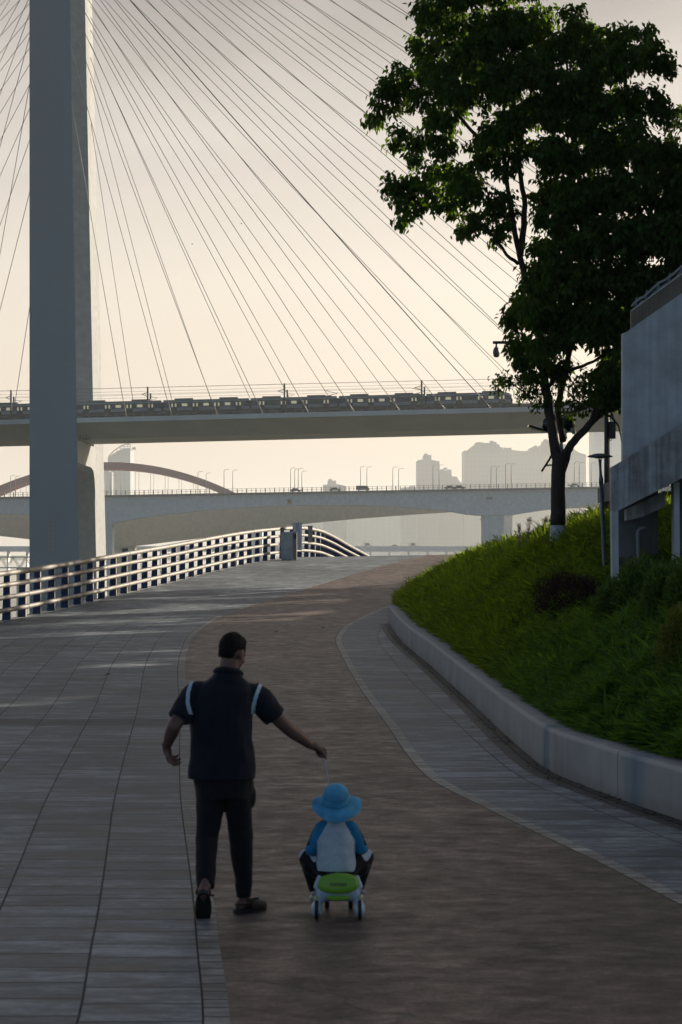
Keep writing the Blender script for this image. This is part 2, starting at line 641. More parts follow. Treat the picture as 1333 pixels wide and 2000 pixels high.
keep_ = np.array([mnoise.noise(Vector((0, q * 0.8, 1.7))) for q in ly]) > -0.12
ly, lx = ly[keep_], lx[keep_]
lz = G(lx, ly) + 0.006
v, q = leaf_arrays(np.stack([lx, ly, lz], 1), np.stack([rng.normal(size=len(lx)), rng.normal(size=len(lx)), rng.uniform(0, 0.25, len(lx))], 1), np.tile([0, 0, 1.0], (len(lx), 1)), rng.uniform(0.02, 0.055, len(lx)), rng.uniform(0.012, 0.028, len(lx)))
tag(link('leaf_litter', fast_mesh('leaf_litter', v, q, LITTER)), 'dark fallen leaf bits gathered in the gutter at the wall foot', kind='stuff')

# hill under the planting
SOIL, nt, b = new_mat('planted_soil')
f = noise(nt, coords(nt, 'Object'), 3.0, 6.0)
L(nt, ramp(nt, f, [(0.3, (0.012, 0.016, 0.006)), (0.7, (0.03, 0.04, 0.012))]), b.inputs['Base Color'])
b.inputs['Roughness'].default_value = 0.95
ys = np.arange(-6, 160.1, 0.5)
ts = np.concatenate([np.linspace(0, 4, 33), np.linspace(4.5, 40, 24)])
Y, T = np.meshgrid(ys, ts, indexing='ij')
X = HE(ys)[:, None] - 0.02 + T
Zh = HILL(X, Y)
n = len(ts)
i, j = np.meshgrid(np.arange(len(ys) - 1), np.arange(n - 1), indexing='ij')
a = (i * n + j).ravel()
tag(link('hill', fast_mesh('hill', np.stack([X, Y, Zh], -1).reshape(-1, 3), np.stack([a, a + 1, a + n + 1, a + n], 1), SOIL, True)), kind='structure')

# embankment wall down to the river under the railing, river, far bank
CONC_FAR = plain('pale_concrete', (0.36, 0.35, 0.33), 0.85, 0.12, 0.5)
mb = MB()
yy = list(np.arange(-6, 160.1, 2.0))
for y0, y1 in zip(yy[:-1], yy[1:]):
    xa, xb = float(RAILX(y0)), float(RAILX(y1))
    za, zb = float(G(xa, y0)), float(G(xb, y1))
    mb.add([(xa - 0.35, y0, za - 0.02), (xb - 0.35, y1, zb - 0.02), (xb - 4, y1, -14.5), (xa - 4, y0, -14.5)], [(0, 1, 2, 3)])
    mb.add([(xa - 0.35, y0, za - 0.02), (xa, y0, za), (xb, y1, zb), (xb - 0.35, y1, zb - 0.02)], [(0, 1, 2, 3)])
tag(mb.build('embankment', CONC_FAR), kind='structure')

WATER, nt, b = new_mat('river_water')
b.inputs['Base Color'].default_value = (0.10, 0.12, 0.11, 1)
b.inputs['Roughness'].default_value = 0.12
bn = N(nt, 'ShaderNodeBump')
bn.inputs['Strength'].default_value = 0.4
bn.inputs['Distance'].default_value = 0.3
L(nt, noise(nt, coords(nt, 'Object', (0.25, 0.5, 1)), 1.0, 4.0), bn.inputs['Height'])
L(nt, bn.outputs[0], b.inputs['Normal'])
mb = MB()
mb.add([(-1950, -200, -14), (2450, -200, -14), (2450, 6400, -14), (-1950, 6400, -14)], [(0, 1, 2, 3)])
tag(mb.build('river', WATER), kind='structure')
BANK = plain('bank_earth', (0.10, 0.11, 0.07), 0.95, 0.3, 0.02)
mb = MB()
mb.add([(-1900, 4150, -14.5), (2400, 4150, -14.5), (2400, 4200, -10), (-1900, 4200, -10), (2400, 6400, -9), (-1900, 6400, -9)],
       [(0, 1, 2, 3), (3, 2, 4, 5)])
tag(mb.build('far_bank', BANK), kind='structure')

# ------------------------------------------------------------------ planter walls
WALLC, nt, b = new_mat('planter_concrete')
c0 = coords(nt, 'Object', (5, 5, 0.6))
c1 = coords(nt, 'Object', (1.3, 1.3, 1.3))
g = noise(nt, c1, 1.0, 6.0)
s_ = noise(nt, c0, 1.0, 5.0)
base = ramp(nt, g, [(0.3, (0.225, 0.24, 0.25)), (0.7, (0.305, 0.32, 0.325))])
rust = math_node(nt, 'MULTIPLY', ramp(nt, s_, [(0.56, (0, 0, 0)), (0.74, (1, 1, 1))]), 0.4)
base = mixc(nt, rust, base, (0.18, 0.14, 0.11))
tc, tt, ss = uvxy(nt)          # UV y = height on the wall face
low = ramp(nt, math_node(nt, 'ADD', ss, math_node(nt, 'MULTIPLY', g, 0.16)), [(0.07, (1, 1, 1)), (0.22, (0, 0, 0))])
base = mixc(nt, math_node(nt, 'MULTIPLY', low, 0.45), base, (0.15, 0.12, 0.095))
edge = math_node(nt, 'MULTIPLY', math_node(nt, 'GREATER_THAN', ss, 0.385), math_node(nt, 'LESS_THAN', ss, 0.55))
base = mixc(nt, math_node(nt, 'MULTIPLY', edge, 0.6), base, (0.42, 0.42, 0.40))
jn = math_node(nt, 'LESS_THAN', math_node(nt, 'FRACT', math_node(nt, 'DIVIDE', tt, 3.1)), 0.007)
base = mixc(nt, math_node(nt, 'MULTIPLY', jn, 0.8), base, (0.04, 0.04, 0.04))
L(nt, base, b.inputs['Base Color'])
b.inputs['Roughness'].default_value = 0.75
bn = N(nt, 'ShaderNodeBump')
bn.inputs['Strength'].default_value = 0.2
bn.inputs['Distance'].default_value = 0.008
L(nt, noise(nt, coords(nt, 'Object'), 30.0, 5.0), bn.inputs['Height'])
L(nt, bn.outputs[0], b.inputs['Normal'])


def planter_wall(y0, y1, label):
    ys = np.unique(np.concatenate([np.arange(y0, y1, 0.4), [y1]]))
    prof = [(0.0, -0.25), (0.0, 0.0), (0.0, 0.39), (0.006, 0.408), (0.022, 0.42), (0.34, 0.425), (0.36, 0.41), (0.36, 0.0)]
    vs, uvs = [], []
    for y in ys:
        x = float(WB(y))
        g0 = float(G(x, y))
        for px, pz in prof:
            vs.append((x + px, y, g0 + pz))
            uvs.append((y, pz if px < 0.1 else 3.0))
    k = len(prof)
    q = []
    for i in range(len(ys) - 1):
        for j in range(k - 1):
            q.append((i * k + j, (i + 1) * k + j, (i + 1) * k + j + 1, i * k + j + 1))
    for e in (0, len(ys) - 1):
        q.append((e * k + 0, e * k + 1, e * k + 6, e * k + 7))
        q.append((e * k + 1, e * k + 2, e * k + 5, e * k + 6))
        q.append((e * k + 2, e * k + 3, e * k + 4, e * k + 5))
    me = fast_mesh('planter_wall', np.array(vs), np.array(q), WALLC)
    lay = me.uv_layers.new(name='UVMap')
    lay.data.foreach_set('uv', np.array(uvs, np.float32)[np.array(q).ravel()].ravel())
    return tag(link('planter_wall', me), label, 'planter wall', 'low concrete walls edging the planted slope')


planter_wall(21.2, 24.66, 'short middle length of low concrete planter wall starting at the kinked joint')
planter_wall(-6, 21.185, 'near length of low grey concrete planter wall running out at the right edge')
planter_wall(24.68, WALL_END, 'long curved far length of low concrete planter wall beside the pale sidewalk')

# ------------------------------------------------------------------ river railing
BLUE = plain('blue_paint', (0.016, 0.042, 0.115), 0.45, 0.35, 3.0, stretch=(1, 1, 3))
STEEL = plain('brushed_steel', (0.155, 0.15, 0.14), 0.6, 0.3, 6.0, metal=0.1, stretch=(1, 4, 4))
PALE = plain('pale_grey_paint', (0.24, 0.23, 0.21), 0.5, 0.15, 3.0)


def railing(y0, y1, n, label):
    c0 = (float(RAILX(y0)), y0, float(G(RAILX(y0), y0)))
    root = thing('promenade_railing', label, 'railing', c0, 'blue and steel railings along the river')

    def at(y, dx, dz):
        x = float(RAILX(y))
        return Vector((x + dx, y, float(G(x, y)) + dz)) - Vector(c0)
    ys = np.linspace(y0, y1, n)
    for k, h in enumerate((1.15, 0.87, 0.57, 0.26)):
        m = MB()
        ylist = np.linspace(y0 - 0.45, y1 + 0.45, 2 * n + 1)
        m.tube([at(y, 0.0, h) for y in ylist], 0.066 if k == 0 else 0.058, 10)
        for y in ys[::2]:      # sleeves where the tubes join
            m.tube([at(y - 0.06, 0.0, h), at(y + 0.06, 0.0, h)], 0.070 if k == 0 else 0.062, 10)
        m.build('rail', STEEL, root)
    for i, y in enumerate(ys):
        m = MB()
        b0, b1 = at(y, -0.135, -0.02), at(y, -0.115, 1.19)
        w0, w1, ln = 0.20, 0.145, 0.15
        vs = []
        for c, w in ((b0, w0), (b1, w1)):
            vs += [c + Vector((-w / 2, -ln / 2, 0)), c + Vector((w / 2, -ln / 2, 0)), c + Vector((w / 2, ln / 2, 0)), c + Vector((-w / 2, ln / 2, 0))]
        m.add(vs, [(0, 1, 5, 4), (2, 3, 7, 6)], 0)
        m.add(vs, [(1, 2, 6, 5), (3, 0, 4, 7), (4, 5, 6, 7)], 1)
        for h in (1.15, 0.87, 0.57, 0.26):
            m.bar(at(y, -0.07, h), at(y, 0.0, h), 0.05, 0.03, 1)
        m.build('post', [BLUE, PALE], root)
    return root


railing(45.3, 94.0, 38, 'long near run of blue post railing climbing to the crest')
railing(95.4, 131.0, 27, 'short far run of blue post railing curving down behind the crest')

# litter bin and boards by the rail
BIN = plain('grey_steel', (0.40, 0.43, 0.45), 0.45, 0.2, 4.0, metal=0.0)
BLACK = plain('black_plastic', (0.012, 0.012, 0.013), 0.45, 0.3, 5.0)
yb = 92.6
xb = (549 - U0) / F * yb
zb = float(G(xb + 0.25, yb))
r = thing('litter_bin', 'grey steel litter bin standing on the crest beside the railing', 'litter bin', (xb, yb, zb))
m = MB()
m.box(0, 0.44, 0, 0.42, 0.04, 0.66)
m.box(-0.012, 0.452, -0.012, 0.432, 0.66, 0.675)
m.box(0.0, 0.44, 0, 0.42, 0.675, 1.02)
m.box(0.03, 0.41, 0.03, 0.39, 0.0, 0.04)
m.build('body', BIN, r)
m = MB()
m.box(-0.02, 0.46, -0.02, 0.44, 1.02, 1.05)
m.box(0.02, 0.42, 0.02, 0.40, 1.05, 1.075)
m.build('lid', BIN, r)
m = MB()
m.box(0.443, 0.60, 0.0, 0.42, 0.02, 0.80, 0)
m.box(0.443, 0.60, 0.0, 0.42, 1.0, 1.06, 0)
m.box(0.443, 0.47, 0.0, 0.42, 0.80, 1.0, 0)
m.box(0.51, 0.53, 0.0, 0.42, 0.80, 1.0, 0)
m.box(0.58, 0.60, 0.0, 0.42, 0.80, 1.0, 0)
m.build('side_panel', PALE, r)
m = MB()
m.box(0.472, 0.578, 0.05, 0.40, 0.805, 0.995)
m.build('opening', BLACK, r)

BANNER, nt, b = new_mat('worn_banner')
f = noise(nt, coords(nt, 'Object', (16, 4, 1.2)), 1.0, 5.0, 0.65)
L(nt, ramp(nt, f, [(0.46, (0.58, 0.59, 0.62)), (0.58, (0.30, 0.32, 0.40))]), b.inputs['Base Color'])
b.inputs['Roughness'].default_value = 0.6
yb = 94.9
xb = (572 - U0) / F * yb
m = MB()
z1 = (VH - 1021) / F * yb
m.box(xb, xb + 0.36, yb, yb + 0.03, z1 - 1.06, z1)
m.box(xb - 0.015, xb + 0.375, yb - 0.008, yb - 0.001, z1 - 0.02, z1 + 0.012)
tag(m.build('banner_board', BANNER), 'tall pale blue stained notice board fixed where the railing bends', 'notice board')
yb = 96.2
xb = (602 - U0) / F * yb
z1 = (VH - 1027) / F * yb
m = MB()
m.box(xb, xb + 0.18, yb, yb + 0.03, z1 - 0.66, z1)
m.box(xb - 0.01, xb + 0.19, yb - 0.008, yb - 0.001, z1 - 0.03, z1 + 0.008)
tag(m.build('plate', PALE), 'narrow cream plate on the far railing right of the notice board', 'plate')
ys_ = 74.2
m = MB()
xs_ = (239 - U0) / F * ys_
zs_ = (VH - 1071) / F * ys_
m.box(xs_, xs_ + 0.19, ys_, ys_ + 0.02, zs_ - 0.16, zs_)
m.bar((xs_ + 0.095, ys_ + 0.03, zs_ - 0.45), (xs_ + 0.095, ys_ + 0.03, zs_), 0.02, 0.02)
tag(m.build('rail_sign', PALE), 'tiny blank white sign sticking up over the near railing', 'sign')

# ------------------------------------------------------------------ stair building on the right
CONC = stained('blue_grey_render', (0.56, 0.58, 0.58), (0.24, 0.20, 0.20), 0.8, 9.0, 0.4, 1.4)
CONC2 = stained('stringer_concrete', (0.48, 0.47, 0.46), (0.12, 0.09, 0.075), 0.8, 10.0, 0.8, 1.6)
CONC3 = stained('shaded_concrete', (0.17, 0.17, 0.165), (0.10, 0.09, 0.08), 0.85, 8.0, 0.5, 1.5)  # recess under the stair: its shade is put into this darker colour
TAN = stained('tan_stone', (0.34, 0.27, 0.19), (0.16, 0.12, 0.09), 0.7, 30.0, 0.8, 1.0)
COPING = plain('white_coping', (0.6, 0.58, 0.54), 0.5, 0.15, 6.0)
PIPE = plain('grey_pipe', (0.26, 0.27, 0.28), 0.5, 0.15, 6.0)
DARKM = plain('dark_grey_metal', (0.035, 0.042, 0.050), 0.45, 0.25, 5.0, metal=0.4)
YB = 33.0
B0 = Vector(P(1195, 1140, YB))
BLD = thing('stair_building', 'grey concrete outdoor stair building with sloping parapet on the planted slope', 'building', B0)


def wallpoly(name, pts, y, th, mat, parent=BLD, org=None):
    """a wall slab outlined by pixel corners at distance y, thickness th away from the camera"""
    o = org if org is not None else B0
    m = MB()
    q = [Vector(P(u, v, y)) - o for u, v in pts]
    m.prism(q[::-1], (0, th, 0))
    return m.build(name, mat, parent)


wallpoly('stringer', [(1194, 913), (1207, 906), (1260, 874), (1333, 829), (1640, 640), (1640, 768), (1333, 934), (1207, 998), (1195, 998)], YB, 0.24, CONC2)
wallpoly('column', [(1195, 998.5), (1208, 998.5), (1210, 1190), (1198, 1190)], YB + 0.004, 0.22, CONC)
wallpoly('column', [(1316, 945), (1327.5, 940), (1329, 1190), (1318, 1190)], YB + 0.30, 0.25, CONC)
wallpoly('parapet', [(1217, 651), (1225, 648), (1234, 641), (1333, 572), (1640, 368), (1640, 660), (1217, 915)], YB + 0.26, 0.2, CONC)
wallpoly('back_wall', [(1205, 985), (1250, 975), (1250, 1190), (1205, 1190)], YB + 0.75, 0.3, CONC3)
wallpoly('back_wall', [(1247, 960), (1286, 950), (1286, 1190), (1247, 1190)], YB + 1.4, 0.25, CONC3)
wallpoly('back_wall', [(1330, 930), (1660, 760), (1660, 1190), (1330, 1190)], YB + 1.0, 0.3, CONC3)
wallpoly('beam', [(1224, 996), (1300, 958), (1300, 989), (1252, 1011), (1224, 1017)], YB + 0.45, 0.25, CONC2)
# sloping slab under the steps, and the steps
m = MB()
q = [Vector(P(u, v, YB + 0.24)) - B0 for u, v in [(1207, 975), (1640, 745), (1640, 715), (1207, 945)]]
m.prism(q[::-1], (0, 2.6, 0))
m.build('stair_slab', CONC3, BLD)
m = MB()
for k in range(17):
    u = 1212 + k * 25
    v = 938 - k * 13.3
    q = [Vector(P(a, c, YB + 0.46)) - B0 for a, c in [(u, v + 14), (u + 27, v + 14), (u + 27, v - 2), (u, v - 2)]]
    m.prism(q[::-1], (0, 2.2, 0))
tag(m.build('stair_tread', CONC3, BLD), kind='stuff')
# tan ribbed balustrade with coping, in bays
for k in range(14):
    u0 = 1233 + k * 20.5
    u1 = u0 + 20.1
    ft = lambda u: 607 - (u - 1234) * 0.727
    fb = lambda u: 646 - (u - 1234) * 0.690
    o = wallpoly('balustrade_panel', [(u0, ft(u0)), (u1, ft(u1)), (u1, fb(u1)), (u0, fb(u0))], YB + 0.30, 0.08, TAN)
    m = MB()
    for e in range(6):
        ue = u0 + 2.2 + e * 3.2
        a_, b_ = Vector(P(ue, ft(ue) + 2, YB + 0.297)) - B0, Vector(P(ue, fb(ue), YB + 0.297)) - B0
        m.bar(a_, b_, 0.008, 0.006, up=(0, 1, 0))
    m.build('rib', TAN, o)
    m = MB()
    m.bar(Vector(P(u0, ft(u0) - 0.6, YB + 0.335)) - B0, Vector(P(u1, ft(u1) - 0.6, YB + 0.335)) - B0, 0.11, 0.014)
    m.build('coping', COPING, o)
m = MB()
hp = [(1236, 597), (1240, 592), (1252, 582), (1258, 580.5), (1276, 563), (1289, 552), (1300, 547), (1316, 535), (1328, 524), (1340, 516), (1352, 511), (1380, 489), (1420, 460), (1500, 403)]
m.tube([Vector(P(u, v, YB + 0.34)) - B0 for u, v in hp], 0.017, 8)
m.build('handrail', PIPE, BLD)
m = MB()
m.tube([Vector(P(u + 3, v + 7 + (2 if i % 2 else 0), YB + 0.36)) - B0 for i, (u, v) in enumerate(hp[:-1])], 0.014, 8)
for u in (1242, 1262, 1285, 1307, 1329, 1352, 1375, 1398):
    m.tube([Vector(P(u, 607 - (u - 1234) * 0.727, YB + 0.35)) - B0, Vector(P(u + 2, 607 - (u - 1234) * 0.727 - 20, YB + 0.35)) - B0], 0.012, 6)
m.build('lower_handrail', PIPE, BLD)
m = MB()
pp = [(1248, 1142), (1247, 1092), (1245.5, 1045), (1246, 1038), (1250, 1033), (1262, 1030)]
m.tube([Vector(P(u, v, YB + 0.66)) - B0 for u, v in pp], 0.024, 10)
m.tube([Vector(P(1247, 1094, YB + 0.66)) - B0, Vector(P(1247, 1089, YB + 0.66)) - B0], 0.029, 10)
m.tube([Vector(P(1245.6, 1046, YB + 0.66)) - B0, Vector(P(1245.6, 1042, YB + 0.66)) - B0], 0.029, 10)
m.build('drainpipe', PIPE, BLD)
# unseen block added right of the stair to keep sun off the foreground
m = MB()
bx = Vector(P(1640, 0, YB)).x - B0.x
m.box(bx, bx + 34, 0.0, 10.5, -1.5, 11.2 - B0.z, 0)
m.box(bx - 0.1, bx + 34.1, -0.1, 10.6, 11.2 - B0.z, 11.5 - B0.z, 1)
m.build('unseen_shade_block', [CONC, COPING], BLD)

# ------------------------------------------------------------------ lamp, mast, pole
LAMPG = plain('lamp_grey', (0.10, 0.12, 0.14), 0.4, 0.2, 5.0, metal=0.3)
yl = 35.0
xl = (1184 - U0) / F * yl
zl = float(HILL(xl, yl)) - 0.05
r = thing('garden_lamp', 'slim dark garden lamp with flat mushroom head in front of the tree', 'lamp', (xl, yl, zl))
o = Vector((xl, yl, zl))
pt = lambda u, v: Vector(P(u, v, yl)) - o
m = MB()
m.tube([Vector((0, 0, 0)), pt(1181.5, 1100), pt(1177, 1000), pt(1174.6, 945)], [0.033, 0.032, 0.030, 0.029], 12)
m.tube([Vector((0, 0, 0)), Vector((0, 0, 0.09))], [0.06, 0.05], 12)
m.build('pole', LAMPG, r)
m = MB()
m.tube([pt(1174.6, 945), pt(1174.4, 936), pt(1173.8, 928), pt(1173, 915), pt(1172.6, 905), pt(1172.4, 897)], [0.032, 0.033, 0.022, 0.018, 0.020, 0.027], 12)
m.build('neck', LAMPG, r)
m = MB()
q = 0.00729
m.lathe(pt(1172.4, 892), [(0.03, -4 * q), (12 * q, -2.5 * q), (24 * q, -0.8 * q), (25.2 * q, 0.3 * q), (22 * q, 2.2 * q), (14 * q, 4.8 * q), (7 * q, 6.2 * q), (0.01, 6.6 * q)], 28)
m.build('lamp_head', LAMPG, r)

ym = 46.0
xm = (1186 - U0) / F * ym
zm = float(HILL(xm, ym)) - 0.1
o = Vector((xm, ym, zm))
pt = lambda u, v, y=ym: Vector(P(u, v, y)) - o
r = thing('camera_mast', 'tall dark steel mast behind the lamp carrying a camera on a long arm', 'mast', o)
m = MB()
m.tube([Vector((0, 0, 0)), pt(1186, 900), pt(1185, 640)], [0.058, 0.054, 0.045], 14)
m.build('pole', DARKM, r)
m = MB()
x0, z0 = pt(1189, 857).x, pt(1189, 857).z
m.box(x0, x0 + 0.125, -0.08, 0.06, z0, z0 + 0.30)
m.box(x0 - 0.008, x0 + 0.133, -0.09, 0.07, z0 + 0.30, z0 + 0.315)
m.tube([(x0 + 0.02, 0, z0), (x0 + 0.02, 0, z0 - 0.03), (x0 + 0.05, 0, z0 - 0.04), (x0 + 0.06, 0, z0 - 0.01)], 0.008, 6)
m.build('junction_box', DARKM, r)
m = MB()
m.tube([pt(1186, 668), pt(963, 669)], 0.028, 10)
m.build('arm', DARKM, r)
m = MB()
k = 0.00958
c = pt(970, 690)
m.lathe(c, [(0.01, -8 * k), (4 * k, -7.6 * k), (6 * k, -5 * k), (6.4 * k, -1.5 * k), (6.6 * k, 0), (6.9 * k, 0.5 * k), (6.9 * k, 2 * k), (6.4 * k, 6 * k), (5 * k, 10 * k), (2.2 * k, 13 * k), (1.6 * k, 20 * k)], 18)
cam_ = m.build('dome_camera', PALE, r)
cam_.data.materials[0] = plain('camera_grey', (0.16, 0.16, 0.16), 0.4, 0.2, 5.0)
m = MB()
c = pt(988, 659)
m.lathe(c, [(0.032, -0.03), (0.034, 0.0), (0.03, 0.035), (0.012, 0.05)], 12)
m.tube([c, pt(988, 668)], 0.012, 6)
m.tube([c + Vector((0.05, 0, 0.02)), pt(1010, 660)], 0.02, 6)
m.build('small_camera', BLACK, r)

yp = 43.0
WHITEP = plain('white_pole_paint', (0.45, 0.45, 0.44), 0.5, 0.25, 4.0)
SHINY = plain('glossy_black_dome', (0.015, 0.017, 0.022), 0.12, 0.2, 3.0)
PANEL = plain('dark_solar_glass', (0.02, 0.025, 0.04), 0.15, 0.3, 8.0)
xp = (1104.5 - U0) / F * yp
zp = float(HILL(xp, yp)) - 0.1
o = Vector((xp, yp, zp))
pt = lambda u, v, y=yp: Vector(P(u, v, y)) - o
k = 0.00896
r = thing('solar_camera_pole', 'thin pale pole behind the tree trunk with cameras and tilted solar panels', 'camera pole', o)
m = MB()
m.tube([Vector((0, 0, 0)), pt(1101, 960), pt(1096, 850), pt(1094, 745)], [0.036, 0.034, 0.03, 0.028], 12)
m.build('pole', WHITEP, r)
m = MB()
m.bar(pt(1040, 837), pt(1123, 841), 0.04, 0.035)
m.tube([pt(1121, 838), pt(1121, 848)], 0.03, 8)
m.build('bracket', WHITEP, r)
for u, v, rad in ((1076, 829, 17.5), (1108, 828, 15.5)):
    m = MB()
    m.lathe(pt(u, v), [(0.01, -rad * k * 0.55), (rad * k * 0.6, -rad * k * 0.45), (rad * k * 0.92, -rad * k * 0.2), (rad * k, 0.0), (rad * k * 0.9, rad * k * 0.2), (0.02, rad * k * 0.25)], 24, axis='y')
    m.build('horn_speaker', SHINY, r)
m = MB()
m.lathe(pt(1104, 852), [(0.01, -0.06), (0.035, -0.05), (0.04, -0.01), (0.03, 0.0), (0.03, 0.05), (0.05, 0.06), (0.052, 0.13), (0.03, 0.15), (0.012, 0.155)], 14)
m.box(pt(1114, 845).x, pt(1119, 845).x, -0.05, 0.05, pt(0, 845).z, pt(0, 836).z)
m.build('dome_camera', WHITEP, r)
m = MB()
m.bar(pt(1032, 832, 43.0), pt(1064, 842, 43.0), 0.3, 0.035, up=(0, 0, 1))
m.build('flat_panel', PANEL, r)
for (a, b_) in (((1066, 909), (1082, 876)), ((1108, 909), (1113, 872))):
    m = MB()
    m.bar(pt(*a, 42.9), pt(*b_, 43.1), 0.035, 0.45, up=(0, 1, 0))
    sp = m.build('solar_panel', PANEL, r)
m = MB()
m.bar(pt(1066, 909), pt(1100, 907), 0.03, 0.03)
m.build('panel_strut', WHITEP, r)

# ------------------------------------------------------------------ trees
BARK, nt, b = new_mat('bark')
c = coords(nt, 'Object', (9, 9, 2.5))
f = noise(nt, c, 1.0, 6.0, 0.7)
L(nt, ramp(nt, f, [(0.3, (0.025, 0.017, 0.013)), (0.7, (0.085, 0.060, 0.045))]), b.inputs['Base Color'])
b.inputs['Roughness'].default_value = 0.9
bn = N(nt, 'ShaderNodeBump')
bn.inputs['Strength'].default_value = 0.8
bn.inputs['Distance'].default_value = 0.03
L(nt, f, bn.inputs['Height'])
L(nt, bn.outputs[0], b.inputs['Normal'])
LIME = plain('white_lime_wash', (0.46, 0.45, 0.43), 0.9, 0.35, 9.0, bump=0.5)
LEAF = leafy('tree_leaf', (0.040, 0.084, 0.018), (0.16, 0.29, 0.013), 0.55, 0.35, 0.36, 0.12)
LEAF2 = leafy('fresh_leaf', (0.034, 0.07, 0.012), (0.16, 0.28, 0.012), 0.55, 0.3, 0.40, 0.12)


def crown(name, blobs, parent, origin, mat, per, ln=(0.075, 0.12), small=()):
    """blobs: (x, y, z, r). Twigs are spread through each blob, leaves droop from each twig."""
    C, D, NR, LN = [], [], [], []
    for bi, (bx, by, bz, br) in enumerate(blobs):
        nt_ = max(4, int(per * (br / 0.4) ** 2.1))
        d = unit(rng.normal(size=(nt_, 3)))
        rr = br * rng.uniform(0.25, 1.0, (nt_, 1)) ** 0.55
        tw = np.array([bx, by, bz]) + d * rr * np.array([1.0, 1.0, 0.86])
        nl = 26
        off = rng.normal(size=(nt_, nl, 3)) * np.array([0.066, 0.066, 0.055])
        cc = (tw[:, None, :] + off).reshape(-1, 3)
        outw = np.repeat(d, nl, axis=0)
        dd = outw * 0.5 + rng.normal(size=cc.shape) * 0.36 + np.array([0, 0, -0.85])
        nn = rng.normal(size=cc.shape) * 0.6 + np.array([0, 0, 1.0])
        C.append(cc)
        D.append(dd)
        NR.append(nn)
        sc = 0.62 if bi in small else 1.0
        LN.append(rng.uniform(ln[0], ln[1], len(cc)) * sc)
    C, D, NR, LN = np.concatenate(C), np.concatenate(D), np.concatenate(NR), np.concatenate(LN)
    v, q = leaf_arrays(C, D, NR, LN, LN * rng.uniform(0.46, 0.64, len(LN)))
    return link(name, fast_mesh(name, v - np.array(origin), q, mat), parent)


yt = 41.0
xt = (1090 - U0) / F * yt
zt = float(HILL(xt, yt)) - 0.15
TO = Vector((xt, yt, zt))
T1 = thing('broadleaf_tree', 'tall dark broadleaf tree with a whitewashed trunk base on the grassy slope', 'tree', TO)
k = yt / F
tp = lambda u, v, dy=0.0: Vector(P(u, v, yt + dy)) - TO
m = MB()
m.tube([Vector((0, 0, 0)), tp(1090, 1062), tp(1090, 1026)], [0.165, 0.142, 0.128], 16, 1)
m.tube([tp(1090, 1026), tp(1090.5, 1000), tp(1090, 960), tp(1091, 925), tp(1093, 903), tp(1093, 885)], [0.127, 0.122, 0.117, 0.119, 0.124, 0.105], 16, 0)
m.build('trunk', [BARK, LIME], T1)


def limb(pts, r0, r1, n=10):
    m = MB()
    q = [tp(*p) for p in pts]
    # soften the course of the limb
    qq = [q[0]]
    for i in range(len(q) - 1):
        a, b_ = q[i], q[i + 1]
        for s in (0.33, 0.66, 1.0):
            w = Vector((random.uniform(-1, 1), random.uniform(-1, 1), random.uniform(-1, 1))) * 0.012
            qq.append(a.lerp(b_, s) + (w if s < 1 else Vector()))
    m.tube(qq, [r0 + (r1 - r0) * i / (len(qq) - 1) for i in range(len(qq))], n)
    return m.build('limb', BARK, T1)


limb([(1092, 905), (1085, 880), (1079, 835), (1071, 790), (1064, 745), (1060, 690), (1052, 640), (1040, 590), (1025, 540), (1014, 490), (1004, 440), (996, 390), (988, 330), (975, 250)], 0.094, 0.03)
limb([(1016, 500), (1024, 440), (1026, 400), (1018, 350), (1012, 300), (1030, 220), (1050, 120)], 0.06, 0.02)
limb([(1096, 908), (1104, 890), (1116, 868), (1135, 847), (1158, 822), (1172, 808), (1195, 799), (1216, 790), (1260, 770), (1310, 740)], 0.078, 0.032)
limb([(1160, 820), (1172, 790), (1190, 740), (1215, 650), (1240, 540), (1250, 420), (1240, 320), (1225, 200), (1220, 120)], 0.075, 0.02)
limb([(1065, 760), (1090, 735), (1128, 718), (1160, 706), (1200, 680), (1240, 640)], 0.04, 0.015)
limb([(1178, 806), (1196, 815), (1206, 828), (1213, 850), (1216, 868)], 0.022, 0.008)
limb([(1012, 515, -0.2), (990, 498, -0.4), (978, 480, -0.5), (960, 455, -0.7), (920, 420, -0.9), (860, 380, -1.0)], 0.032, 0.01)
limb([(992, 350), (950, 290, 0.3), (900, 230, 0.4), (850, 175, 0.4), (800, 185, 0.4), (750, 200, 0.4)], 0.04, 0.008)
limb([(1100, 860, 0.2), (1090, 800, 0.6), (1110, 700, 0.8), (1130, 580, 1.0), (1135, 450, 0.9), (1130, 300, 0.6), (1110, 150, 0.4), (1100, 60, 0.2)], 0.06, 0.015)
limb([(1040, 780, -0.1), (1020, 762, -0.2), (990, 745, -0.3)], 0.018, 0.006)

